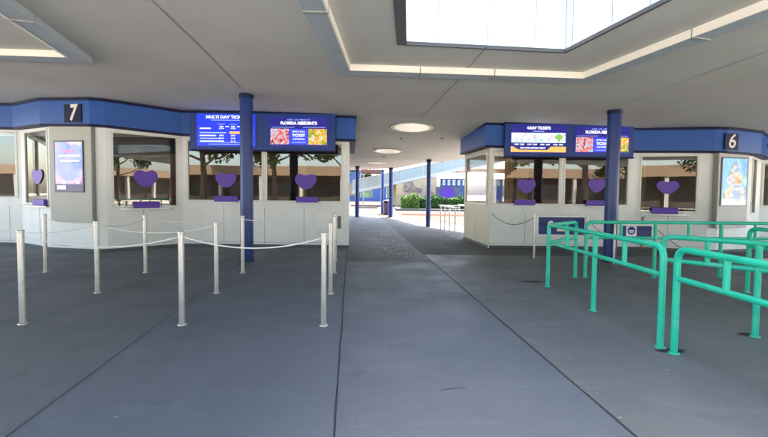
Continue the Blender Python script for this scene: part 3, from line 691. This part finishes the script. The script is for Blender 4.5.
# ---- what is inside the booths
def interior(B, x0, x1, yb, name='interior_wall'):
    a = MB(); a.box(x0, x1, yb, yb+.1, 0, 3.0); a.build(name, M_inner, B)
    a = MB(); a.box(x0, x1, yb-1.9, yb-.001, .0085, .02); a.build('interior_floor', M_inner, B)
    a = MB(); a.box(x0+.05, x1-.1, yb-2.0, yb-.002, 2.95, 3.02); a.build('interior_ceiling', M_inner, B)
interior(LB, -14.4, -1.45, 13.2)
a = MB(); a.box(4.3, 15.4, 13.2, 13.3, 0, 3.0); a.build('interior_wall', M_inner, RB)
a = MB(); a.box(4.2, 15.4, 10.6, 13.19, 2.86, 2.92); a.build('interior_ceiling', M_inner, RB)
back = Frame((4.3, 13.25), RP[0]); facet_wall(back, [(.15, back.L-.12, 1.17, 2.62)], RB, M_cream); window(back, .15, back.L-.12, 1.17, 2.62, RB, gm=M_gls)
def curtain(x0, x1, y, z0, z1, B):
    a = MB(); n = max(8, int((x1-x0)/.04)); vs = []
    for i in range(n+1):
        x = x0+(x1-x0)*i/n; yy = y+.03*math.sin(i*1.9); vs += [(x, yy, z0), (x, yy, z1)]
    a.add(vs, [(2*i, 2*i+2, 2*i+3, 2*i+1) for i in range(n)], True); a.build('curtain', M_tan, B)
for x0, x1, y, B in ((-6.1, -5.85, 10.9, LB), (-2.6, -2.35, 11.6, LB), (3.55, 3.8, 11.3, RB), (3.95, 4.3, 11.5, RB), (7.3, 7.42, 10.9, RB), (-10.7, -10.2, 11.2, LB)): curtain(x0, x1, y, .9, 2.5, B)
def desk(x0, x1, y, B):
    a = MB(); a.box(x0, x1, y, y+.55, .86, .90); a.box(x0, x0+.05, y, y+.5, .02, .859); a.box(x1-.05, x1, y, y+.5, .02, .859); a.build('counter', mat('counter_wood', (.28, .18, .10), .5), B)
desk(-5.0, -1.5, 10.75, LB); desk(3.3, 6.4, 10.75, RB); desk(-7.4, -6.0, 10.4, LB); desk(7.0, 8.4, 10.4, RB)
def monitor(x, y, z, lab, rz=0):
    o = thing('monitor', lab, 'monitor', (x, y, z), 'monitors on the booth counters')
    a = MB(); a.box(x-.21, x+.21, y-.02, y+.02, z+.14, z+.40); a.build('housing', M_black, o)
    a = MB(); a.box(x-.03, x+.03, y-.012, y+.012, z+.01, z+.14); a.box(x-.10, x+.10, y-.06, y+.06, z, z+.0098); a.build('stand', M_black, o)
monitor(-4.6, 11.0, .90, 'dark monitor on the counter left of the blue column'); monitor(-1.9, 11.0, .90, 'dark monitor inside the left booth by the passage')
monitor(5.2, 11.0, .90, 'dark monitor on the right booth counter behind the mullion'); monitor(8.1, 10.65, .90, 'dark monitor inside window left of portrait screen 6')
def chair(x, y, lab):
    o = thing('chair', lab, 'chair', (x, y, 0), 'chairs inside the booths')
    a = MB(); a.box(x-.22, x+.22, y-.2, y+.22, .60, .66); a.build('seat', M_orange, o, bevel=.02)
    a = MB(); n = 12; pts = [(x+.22*math.cos(math.pi*i/n), .95+.30*math.sin(math.pi*i/n)) for i in range(n+1)]+[(x-.22, .72), (x+.22, .72)]
    k = len(pts); a.add([(p, y-.24, z) for p, z in pts]+[(p, y-.20, z) for p, z in pts], [tuple(range(k)), tuple(range(2*k-1, k-1, -1))]+[(i, i+k, (i+1) % k+k, (i+1) % k) for i in range(k)]); a.build('backrest', M_orange, o)
    for dx, dy in ((-.18, -.16), (.18, -.16), (-.18, .18), (.18, .18)):
        a = MB(); a.tube([(x+dx, y+dy, .021), (x+dx*.8, y+dy*.8, .60)], .015, 8); a.build('leg', M_black, o)
chair(-6.62, 10.35, 'orange chair behind the single left booth window'); chair(4.25, 10.95, 'orange chair inside the right booth\'s first window')

# ------------------------------------------------------------ queue posts with white rope
Hp = 1.045
def post(x, y, label, proto=[None]):
    grp = 'silver rope posts of the queue'
    if proto[0] is None:
        o = thing('rope_post', label, 'rope post', (x, y, 0), grp)
        a = MB(); a.lathe((x, y, 0), [(.031, .02), (.031, Hp-.03)], 24); a.build('pole', M_steel, o)
        a = MB(); a.lathe((x, y, 0), [(.034, Hp-.030), (.035, Hp-.024), (.035, Hp-.004), (.031, Hp), (.001, Hp+.001)], 24); a.build('cap', M_steel, o)
        a = MB(); a.lathe((x, y, 0), [(.047, .004), (.047, .012), (.0315, .018)], 24); a.build('base_ring', M_steel, o)
        a = MB(); a.tube([(x-.052, y, Hp-.075), (x-.030, y, Hp-.055)], .008, 8); a.tube([(x+.030, y, Hp-.055), (x+.052, y, Hp-.075)], .008, 8); a.build('rope_ring', M_steel, o)
        for ch in o.children: ch.data.transform(Matrix.Translation((0, 0, 0)))
        proto[0] = o; return Vector((x, y, 0))
    copy_thing(proto[0], (x, y, 0), label); return Vector((x, y, 0))
pts = {}
rows = {'f': [(-5.72, 4.14), (-3.97, 4.18), (-2.23, 4.21), (-.66, 4.23)], 'm': [(-5.85, 5.46), (-4.13, 5.5), (-2.43, 5.55), (-.77, 5.57)],
        'b': [(-7.8, 6.8), (-6.06, 6.84), (-4.29, 6.88), (-2.56, 6.94), (-.90, 7.0)], 'e': [(-1.04, 8.25)]}
labs = {('f', 1): 'silver rope post of the nearest row, at the photo\'s left edge', ('f', 2): 'middle silver rope post of the nearest row', ('f', 3): 'silver rope post nearest the dark floor joint, closest to the passage',
        ('m', 1): 'silver rope post of the second row below the portrait screen', ('m', 2): 'silver rope post of the second row left of the blue column', ('m', 3): 'second silver post of the file beside the long floor joint',
        ('b', 1): 'leftmost silver rope post of the third row', ('b', 2): 'silver rope post of the third row before the single booth window', ('b', 3): 'silver rope post right in front of the blue column', ('b', 4): 'third silver post of the file beside the long floor joint',
        ('e', 0): 'farthest silver post of the file, at the left booth\'s corner'}
for k, l in rows.items():
    for i, (x, y) in enumerate(l):
        if (k, i) in labs: post(x, y, labs[(k, i)])
def rope(a, b_, label, sag=.11, r=.0078, m=None, name='rope', za=Hp-.07, zb=Hp-.07):
    a = Vector((*a, za)); b_ = Vector((*b_, zb)); d = (b_-a).normalized(); a = a+d*.05; b_ = b_-d*.05
    q = MB(); q.tube([a.lerp(b_, i/20)-Vector((0, 0, sag*4*(i/20)*(1-i/20))) for i in range(21)], r, 8)
    return tag(centre(q.build(name, m or M_rope)), label, 'rope' if name == 'rope' else 'chain', 'white ropes of the queue' if name == 'rope' else 'dark chains by the right booth')
f, mm, bb_ = rows['f'], rows['m'], rows['b']
rope(f[0], f[1], 'white rope of the nearest row running out of the left edge', .05)
rope(f[1], f[2], 'white rope between the left and middle nearest posts'); rope(f[2], f[3], 'white rope between the middle and right nearest posts')
rope(mm[0], mm[1], 'white rope of the second row crossing below the portrait screen')
rope(mm[1], mm[2], 'white rope of the second row between its two left posts', .10) if False else None
rope(bb_[1], mm[1], 'white rope from the leftmost third row post to the second row', .04)
rope(mm[1], bb_[2], 'white rope rising from the second row to the single window', .06)
rope(mm[1], mm[2], 'white rope of the second row left of the blue column', .10)
rope(bb_[2], bb_[3], 'thin white rope of the third row ending at the blue column', .06); rope(bb_[3], bb_[4], 'thin white rope of the third row right of the blue column', .06)

# ------------------------------------------------------------ teal handrails
def fillet(pts, r, n=6):
    out = [Vector(pts[0])]
    for i in range(1, len(pts)-1):
        p = Vector(pts[i]); a = (Vector(pts[i-1])-p); c = (Vector(pts[i+1])-p); ra = min(r, a.length*.45, c.length*.45); a.normalize(); c.normalize()
        p0, p1 = p+a*ra, p+c*ra
        for k in range(n+1):
            t = k/n; out.append(p0*(1-t)**2+p*2*t*(1-t)+p1*t*t)
    out.append(Vector(pts[-1])); return out
RR = .030; TOPZ = 1.0; MIDZ = .72
def handrail(label, run, ends, posts_, bal, top=TOPZ, mid=MIDZ, corner_r=.12):
    o = thing('handrail', label, 'handrail', (run[0][0], run[0][1], 0), 'teal handrails')
    tp = [Vector((x, y, top)) for x, y in run]
    p = list(tp)
    if ends[0]: p = [Vector((*run[0], .01))]+p
    if ends[1]: p = p+[Vector((*run[-1], .01))]
    a = MB(); a.tube(fillet(p, corner_r), RR, 16); a.build('top_rail', M_green, o)
    a = MB(); a.tube(fillet([Vector((x, y, mid)) for x, y in run], .07), RR*.86, 14); a.build('mid_rail', M_green, o)
    for x, y in posts_:
        a = MB(); a.tube([(x, y, .01), (x, y, top-.01)], RR, 14); a.build('post', M_green, o)
    for x, y in bal:
        a = MB(); a.tube([(x, y, mid), (x, y, top)], RR*.85, 12); a.build('baluster', M_green, o)
    fl = list(posts_)+([run[0]] if ends[0] else [])+([run[-1]] if ends[1] else [])
    for x, y in fl:
        a = MB(); a.lathe((x, y, 0), [(.047, .005), (.047, .010), (.032, .014)], 18); a.build('flange', M_green, o)
lerp2 = lambda a, b_, t: (a[0]+(b_[0]-a[0])*t, a[1]+(b_[1]-a[1])*t)
r1a, r1b, r1c, r1d = (2.72, 3.71), (2.70, 4.88), (2.64, 6.12), (3.44, 6.84)
c1 = (2.66, 6.30)
handrail('teal handrail nearest the passage, running back and turning round a corner', [r1a, r1b, r1c, r1d], (True, True), [r1b, r1c], [lerp2(r1a, r1b, .5), lerp2(r1b, r1c, .55), lerp2(r1c, r1d, .62)])
handrail('nearest teal handrail, running out of the right edge toward the viewer', [(2.75, 3.57), (2.83, .6)], (True, True), [(2.80, 1.9)], [lerp2((2.75, 3.57), (2.80, 1.9), .30)])
handrail('teal handrail in the middle with a stout post near the right edge', [(3.38, 4.62), (3.95, 4.02), (4.35, 3.3), (4.5, 1.0)], (True, True), [(3.95, 4.02), (4.42, 2.4)], [lerp2((3.38, 4.62), (3.95, 4.02), .5)], corner_r=.1)
handrail('long teal handrail parallel to the right booth', [(3.62, 6.84), (4.88, 6.88), (6.11, 6.93), (7.4, 6.98), (10.5, 7.05)], (True, True), [(4.88, 6.88), (6.11, 6.93), (7.4, 6.98)], [(4.25, 6.86), (5.5, 6.905), (6.75, 6.955), (8, 7.0)])
handrail('teal handrail at the far right between the middle and rear rails', [(5.62, 5.88), (5.75, 3.0)], (True, True), [(5.68, 4.4)], [(5.65, 5.1)])

# ------------------------------------------------------------ sign boards and chains before the right booth
def sign(pxl, pxr, pyt, pyb, Y, post_l, post_r, label, draw):
    F = Frame((-1, Y), (20, Y)); s0, zt = F.sz(pxl, pyt); s1, zb = F.sz(pxr, pyb)
    o = thing('sign_board', label, 'sign', F.P((s0+s1)/2, 0, 0), 'low sign boards before the right booth')
    a = MB(); w_ = .032
    a.fbox(F, s0, s1, 0, .03, zt-w_, zt); a.fbox(F, s0, s1, 0, .03, zb, zb+w_); a.fbox(F, s0, s0+w_, 0, .029, zb+w_, zt-w_); a.fbox(F, s1-w_, s1, 0, .029, zb+w_, zt-w_); a.build('frame', M_shelf, o)
    a = MB(); a.fbox(F, s0+w_, s1-w_, .005, .02, zb+w_, zt-w_); bd = a.build('board', M_signblue, o)
    for s in ([s0-.05] if post_l else [])+([s1+.05] if post_r else []):
        a = MB(); a.tube([F.P(s, .01, .005), F.P(s, .01, zt+.04)], .022, 12); a.build('post', M_steel, o)
    draw(F, bd, s0, s1, zb, zt); return F, s0, s1, zt
def draw1(F, bd, s0, s1, zb, zt):
    c = s0+(s1-s0)*.53; z = zb+(zt-zb)*.34
    q = MB(); pts = [(-.14, -.05), (.10, -.05), (.10, -.10), (.20, 0), (.10, .10), (.10, .05), (-.02, .05), (-.14, -.01)]
    q.add([F.P(c+x, .0225, z+y) for x, y in pts], [tuple(range(8))]); q.build('arrow', M_white, bd)
    q = MB(); q.add([F.P(c-.28+.07*math.cos(2*math.pi*i/16), .0225, z+.12+.07*math.sin(2*math.pi*i/16)) for i in range(16)], [tuple(range(16))]); q.build('emblem', M_white, bd)
def draw2(F, bd, s0, s1, zb, zt):
    c = s0+.30; z = (zb+zt)/2
    q = MB(); q.fbox(F, c-.11, c+.11, .0205, .0225, z-.11, z+.11); q.build('emblem', M_white, bd)
    q = MB(); q.add([F.P(c+.085*math.cos(2*math.pi*i/24), .0235, z+.01+.085*math.sin(2*math.pi*i/24)) for i in range(24)], [tuple(range(24))]); q.build('emblem', M_signblue, bd)
    q = MB(); q.fbox(F, c-.06, c+.06, .0237, .0242, z-.005, z+.02); q.fbox(F, c-.04, c+.04, .0237, .0242, z-.04, z-.02); q.build('emblem', M_white, bd)
F1, a0, a1, az_ = sign(537, 585, 215.5, 236, 8.85, True, True, 'low blue sign with a white arrow behind the teal rail corner', draw1)
F2, b0, b1, bz_ = sign(617, 652, 224, 238, 8.2, True, True, 'low blue sign with a white square emblem right of the column', draw2)
pA = F1.P(a0-.05, 0, 0); pB = F1.P(a1+.05, 0, 0); pC = F2.P(b0-.05, 0, 0); pD = F2.P(b1+.05, 0, 0)
rope((RP[1][0]+.05, RP[1][1]-.03), pA.xy, 'dark chain from the right booth\'s corner to the arrow sign', .22, .007, M_chain, 'chain', .95, .93)
rope(pB.xy, pC.xy, 'dark chain between the two low sign boards', .16, .007, M_chain, 'chain', .93, .72)
rope(pD.xy, (7.6, 8.3), 'dark chain drooping right from the emblem sign', .20, .008, M_chain, 'chain', .78, .06)
q = MB(); q.tube(fillet([(7.75, 8.5, .05), (8.05, 8.3, .12), (8.45, 8.5, .05), (8.8, 8.35, .20), (9.1, 8.6, .05), (8.7, 8.8, .04), (8.2, 8.7, .05)], .15), .022, 8); tag(centre(q.build('rope_coil', M_rope)), 'loose white rope heaped on the floor under portrait screen 6', 'rope')
q = MB(); q.tube([(8.1, 8.4, .03), (9.3, 8.7, .45)], .012, 8); q.tube([(9.3, 8.7, .45), (10.0, 8.3, .03)], .012, 8); tag(centre(q.build('folded_rope_pole', M_chain)), 'dark thin rod frame leaning by the wall under portrait screen 6', 'rod')

# ------------------------------------------------------------ end of the passage
o = thing('steel_barrier', 'waist high steel barrier with white top boards by the right booth', 'barrier', (2.5, 14, 0))
for x, y in ((2.42, 13.0), (2.38, 13.9), (2.32, 14.6), (2.27, 15.3), (3.32, 13.9+1.5), (3.3, 16.8)):
    a = MB(); a.tube([(x, y, .005), (x, y, .955)], .024, 10); a.build('post', M_steel, o)
a = MB(); a.hexa([(2.36, 12.9, .96), (2.52, 12.9, .96), (2.37, 15.4, .96), (2.19, 15.4, .96), (2.36, 12.9, 1.01), (2.52, 12.9, 1.01), (2.37, 15.4, 1.01), (2.19, 15.4, 1.01)]); a.build('top_board', M_white, o)
a = MB(); a.hexa([(2.375, 15.25, .962), (3.4, 15.3, .962), (3.4, 15.45, .962), (2.372, 15.4, .962), (2.375, 15.25, 1.008), (3.4, 15.3, 1.008), (3.4, 15.45, 1.008), (2.372, 15.4, 1.008)]); a.build('top_board', M_white, o)
a = MB(); a.tube([(3.35, 15.46, .98), (3.3, 16.8, .98)], .024, 10); a.tube([(2.42, 13, .45), (2.27, 15.3, .45)], .015, 8); a.build('rail', M_steel, o)

o = thing('litter_bin', 'purple litter bin half hidden behind the middle passage column', 'litter bin', (.15, 25.4, 0))
a = MB(); a.lathe((.22, 25.4, 0), [(.26, .01), (.30, .75), (.29, .80)], 20); a.build('bin_body', mat('bin_purple', (.10, .05, .12), .5), o)
a = MB(); a.lathe((.22, 25.4, 0), [(.31, .801), (.30, .90), (.18, .98), (.001, 1.0)], 20); a.build('lid', M_black, o)

# kerb bed with hedge
bed = MB(); bed.box(1.0, 30, 31.0, 31.3, 0, .14); bed.box(1.0, 1.3, 31.31, 36, 0, .14); bed.box(1.31, 30, 31.31, 36, 0, .10); tag(struct(bed.build('kerb', M_kerb)))
def leafblob(mb, sampler, n, size):
    for _ in range(n):
        p = Vector(sampler()); d = Vector((random.gauss(0, 1), random.gauss(0, 1), random.gauss(0, 1))).normalized(); x = d.orthogonal().normalized(); y = d.cross(x); s = size*random.uniform(.6, 1.3)
        mb.add([p-x*s, p-y*s*.6, p+x*s, p+y*s*.6], [(0, 1, 2, 3)])
def hedge(x0, x1, y0, y1, z0, z1, m, label, n=5000):
    o = thing('hedge', label, 'hedge', ((x0+x1)/2, (y0+y1)/2, z0), 'hedges beyond the passage')
    core = MB(); core.box(x0+.12, x1-.12, y0+.12, y1-.12, z0, z1-.12); core.build('foliage_core', m, o)
    def smp():
        f_ = random.random()
        x = random.uniform(x0, x1); y = random.uniform(y0, y1); z = random.uniform(z0, z1); bump = .10*math.sin(x*3.1)+.06*math.sin(x*7.7)
        if f_ < .55: y = y0+random.gauss(.02, .09)
        elif f_ < .85: z = z1+bump-.04+random.gauss(0, .07)
        elif f_ < .93: x = x0+abs(random.gauss(0, .08))
        else: x = x1-abs(random.gauss(0, .08))
        return x, y, z
    mb = MB(); leafblob(mb, smp, n, .085); mb.build('foliage', m, o)
hedge(3.1, 8.6, 33.2, 34.4, .1, 1.0, M_hedge, 'long dark clipped hedge behind the slim column', 7000)
hedge(1.5, 3.0, 32.8, 34.2, .1, 1.10, M_hedge2, 'bright green square bush at the hedge\'s left end', 3500)
# ramp rising to the right
M_ramp = mat('ramp_green', (.27, .31, .285), .5, noise=.1, nscale=.8); M_ramplip = mat('ramp_lip', (.42, .40, .36), .6)
o = thing('footbridge_ramp', 'long pale green footbridge ramp rising to the right behind the passage', 'ramp', (3, 42, 0))
def rz_(x): return 2.0+(x+1.6)*.225
RA, RBx, RY = -3.4, 34, 41
def rampbox(y0, y1, d0, d1, m, nm, x0=RA, x1=RBx):
    a = MB(); a.hexa([(x0, y0, rz_(x0)+d0), (x1, y0, rz_(x1)+d0), (x1, y1, rz_(x1)+d0), (x0, y1, rz_(x0)+d0), (x0, y0, rz_(x0)+d1), (x1, y0, rz_(x1)+d1), (x1, y1, rz_(x1)+d1), (x0, y1, rz_(x0)+d1)]); return a.build(nm, m, o)
rampbox(RY, RY+.08, 0, 1.05, M_ramp, 'parapet'); rampbox(RY+3, RY+3.08, 0, 1.05, M_ramp, 'parapet')
rampbox(RY-.08, RY+3.2, -.30, -.003, M_ramplip, 'deck'); rampbox(RY-.05, RY+.12, 1.052, 1.13, M_ramplip, 'handrail')
for i in range(30):
    x = RA+.3+i*1.2; a = MB(); a.box(x, x+.06, RY-.04, RY-.001, rz_(x), rz_(x)+1.05); a.build('parapet_post', M_ramplip, o)
for x in (11.5, 17, 24): 
    a = MB(); a.box(x-.25, x+.25, RY+1, RY+1.6, 0, rz_(x)-.31); a.build('pier', M_ramplip, o)
M_roofb = mat('shelter_brown', (.30, .16, .10), .7)
# beige building with dark posters
M_beige = mat('beige_stucco', (.42, .35, .26), .85, noise=.25, nscale=1.5, bump=.6, bscale=6)
o = thing('beige_building', 'low beige building with dark wall pictures under the ramp', 'building', (4, 47, 0))
a = MB(); a.box(1.2, 6.3, 46, 50, 0, 3.3); a.build('wall', M_beige, o)
a = MB(); a.box(1.0, 6.5, 45.8, 50.2, 3.3, 3.5); a.build('roof', M_ramplip, o)
for pts, m_ in (([(2.2, 2.0), (2.4, 2.9), (3.4, 2.95), (3.6, 2.2), (4.6, 1.9), (4.5, 1.4), (3.2, 1.5), (2.4, 1.5)], mat('poster_dark', (.05, .06, .08), .6, noise=.6, nscale=3, col2=(.3, .25, .2))), ([(4.9, .9), (5.2, 2.0), (5.9, 1.5), (6.0, .8)], mat('poster_sand', (.35, .26, .16), .6, noise=.5, nscale=3))):
    q = MB(); q.add([(x, 45.98, z) for x, z in pts]+[(x, 45.995, z) for x, z in pts], [tuple(range(len(pts)))]); q.build('wall_picture', m_, o)
# blue fence
M_fb = mat('fence_blue', (.02, .09, .34), .5, noise=.1, nscale=1)
o = thing('fence', 'bright blue hoarding with a white pierced top rail and purple disc', 'fence', (9, 44, 0))
a = MB(); a.box(6.4, 20, 44, 44.1, 0, 2.25); a.build('panel', M_fb, o)
a = MB(); a.box(6.4, 20, 43.96, 44.14, 2.95, 3.10); a.box(6.4, 20, 43.96, 44.14, 2.251, 2.35); a.build('rail', M_fb, o)
for i in range(24):
    x = 6.45+i*.57; a = MB(); a.box(x, x+.22, 44, 44.1, 2.351, 2.949); a.build('baluster', M_fb, o)
a = MB(); a.box(6.4, 20, 44.12, 44.13, 2.36, 2.94); a.build('infill', M_white, o)
q = MB(); q.add([(7.2+.85*math.cos(2*math.pi*i/28), 43.98, 1.45+.75*math.sin(2*math.pi*i/28)) for i in range(28)], [tuple(range(28))]); q.build('disc', mat('disc_purple', (.12, .03, .42), .5), o)
q = MB(); q.box(5.9, 9.0, 43.985, 43.995, .7, 2.2); q.build('mural', mat('mural', (.16, .17, .16), .6, noise=.8, nscale=2.5, col2=(.03, .08, .22)), o)
# blue building, far left of the passage
M_bb = mat('far_blue', (.028, .075, .22), .5, noise=.1, nscale=.5)
o = thing('blue_building', 'far blue building with tinted windows at the plaza\'s end', 'building', (-3, 62, 0))
a = MB(); a.box(-9, -3.9, 62, 66, 0, 4.4); a.box(-3.899, 3.2, 62, 66, 0, .55); a.box(-3.899, 3.2, 62, 66, 2.35, 2.9); a.box(-1.9, .4, 62.0, 66, .551, 2.349); a.build('wall', M_bb, o)
a = MB(); a.box(-9.1, -3.8, 61.8, 66.2, 4.401, 4.6); a.box(-3.799, 3.3, 61.8, 66.2, 2.901, 3.0); a.build('roof', M_fb, o)
for x0, x1 in ((-3.85, -1.92), (.42, 3.15)):
    q = MB(); q.box(x0, x1, 62.5, 62.55, .56, 2.34); q.build('window', mat('far_window', (.10, .16, .08), .2, noise=.7, nscale=1.2, col2=(.3, .4, .2)), o)  # green reflections painted into the window colour
q = MB(); q.box(-5.6, -4.7, 61.9, 61.95, .9, 2.9); q.build('banner', mat('banner_yellow', (.30, .22, .10), .6, noise=.4, nscale=2), o)
o = thing('yellow_kiosk', 'narrow yellow pillar beside the middle passage column', 'pillar', (1.1, 43.5, 0))
a = MB(); a.box(.85, 1.35, 43.3, 43.8, 0, 2.4); a.build('shaft', mat('pillar_yellow', (.38, .30, .13), .6), o); a = MB(); a.box(.75, 1.45, 43.2, 43.9, 2.401, 2.55); a.build('cap', M_ramplip, o)
# red-orange shelter roof
o = thing('shelter', 'small open shelter with an orange red roof left in the distance', 'shelter', (-1.2, 38, 0))
a = MB(); a.box(-2.3, -.2, 37, 40, 3.35, 3.65); a.build('roof', mat('roof_orange', (.16, .05, .03), .6, noise=.3, nscale=2), o)
a = MB()
for i in range(6): a.box(-2.2+i*.38, -2.12+i*.38, 36.95, 40.05, 3.651, 3.85)
a.build('lattice', mat('lattice_dark', (.05, .03, .03), .7), o)
for x, y in ((-2.2, 39.8), (-.35, 39.8)):
    a = MB(); a.box(x, x+.09, y, y+.09, 0, 3.349); a.build('post', mat('thin_post', (.35, .30, .28), .6), o)
# umbrella-like tan roof beyond the fence
o = thing('shelter', 'flat tan shelter roof on one post above the blue hoarding', 'shelter', (12, 46.5, 0))
a = MB(); a.box(7.8, 16, 45, 48.5, 4.0, 4.35); a.build('roof', mat('roof_tan', (.45, .28, .20), .7), o)
a = MB(); a.box(8.7, 8.85, 46, 46.15, 0, 3.999); a.build('post', M_ramplip, o)

# ------------------------------------------------------------ trees
def tree_mesh(h, cr, seed, nleaf, ls):
    rnd = random.Random(seed); st = random.getstate(); random.seed(seed)
    tr = MB(); tr.tube([(0, 0, 0), (.1, 0, h*.25), (0, .1, h*.5), (.1, .1, h*.72)], .03*h, 10, r1=.012*h)
    tips = []
    for i in range(9):
        a = i*2.4; z = h*(.32+.05*i); L = cr*(.5+.4*rnd.random()); e_ = (L*math.cos(a), L*math.sin(a), z+h*.18); tips.append(e_)
        tr.tube([(.05, .05, z), (e_[0]*.5, e_[1]*.5, z+h*.06), e_], .012*h, 7, r1=.004*h)
    cl = [(*[t_+rnd.uniform(-.25, .25)*cr for t_ in tp[:2]], tp[2]+rnd.uniform(-.08, .12)*h, cr*rnd.uniform(.22, .42)) for tp in tips for _ in range(3)]+[(rnd.uniform(-.3, .3)*cr, rnd.uniform(-.3, .3)*cr, h*rnd.uniform(.7, .93), cr*.35) for _ in range(6)]
    lf = MB()
    def smp():
        c = random.choice(cl); v = Vector((random.gauss(0, 1), random.gauss(0, 1), random.gauss(0, 1))).normalized()*c[3]*random.random()**.4; return c[0]+v.x, c[1]+v.y, c[2]+v.z*.75
    leafblob(lf, smp, nleaf, ls); random.setstate(st); return tr, lf
protos = []
for sd_ in (3, 8):
    tr, lf = tree_mesh(7.5, 3.0, sd_, 8500, .15)
    t_ = thing('tree', 'x', 'tree', (0, 0, 0), 'trees round the plaza'); tr.build('trunk', M_trunk, t_); lf.build('crown', M_leaf, t_); protos.append([t_, False])
spots = [(-7.5, 75, .8, 'leafy green tree behind the far blue building, left'), (2.2, 71, .62, 'leafy green tree seen behind the ramp\'s foot'), (-1.6, 72, .60, 'leafy tree over the low wing of the blue building'), (-4.5, 68, .75, 'tree rising behind the blue building\'s windows'), (6.5, 66, .70, 'green tree beyond the ramp, above the beige building'), (22, 58, 1.0, 'green tree seen through the right booth\'s side window'),
         (-11, -17, .9, 'tree behind the viewer mirrored in booth 7\'s windows, left'), (-3.5, -19, 1, 'tree behind the viewer mirrored beside the left blue column'), (5, -22, 1, 'tree behind the viewer mirrored in booth 6\'s first windows'), (13, -20, .9, 'tree behind the viewer mirrored in the window by screen 6'), (-20, -21, 1, 'tree mirrored in the leftmost windows of booth 7'), (-30, -20, 1, 'tree far left behind the viewer mirrored at the photo\'s left edge'), (21, -18, 1, 'tree behind the viewer at the right, mirrored beside badge of booth 7'), (29, -24, 1.1, 'tree farthest right behind the viewer, by the long building'), (.5, -26, 1, 'tree behind the viewer close to the long building\'s middle')]
for i, (x, y, k, lab) in enumerate(spots):
    pr = protos[i % 2]
    if not pr[1]: o = pr[0]; pr[1] = True; o.location = (x, y, 0); o['label'] = lab
    else: o = copy_thing(pr[0], (x, y, 0), lab)
    if y < 0: k *= 1.0+.7*abs(math.sin(i*1.7))
    o.scale = (k,)*3; o.rotation_euler = (0, 0, i*1.3)
# long building behind the viewer, mirrored in the glass
o = thing('long_building', 'long low tan building behind the viewer, mirrored in the booth windows', 'building', (0, -30, 0))
a = MB(); a.box(-80, 80, -34, -30, 0, 3.5); a.build('wall', mat('brown_wall', (.055, .045, .035), .8, noise=.5, nscale=.6), o); a = MB(); a.box(-81, 81, -34.5, -28.5, 3.501, 4.7); a.build('roof', mat('tan_band', (.26, .185, .12), .7, noise=.15, nscale=.3), o)
for i in range(30):
    a = MB(); a.box(-78+i*5.2, -75.2+i*5.2, -29.99, -29.95, .8, 2.7); a.build('window', M_black, o)
for i in range(31):
    a = MB(); a.box(-78.9+i*5.2, -78.5+i*5.2, -29, -28.6, 0, 3.5); a.build('pillar', M_ramplip, o)
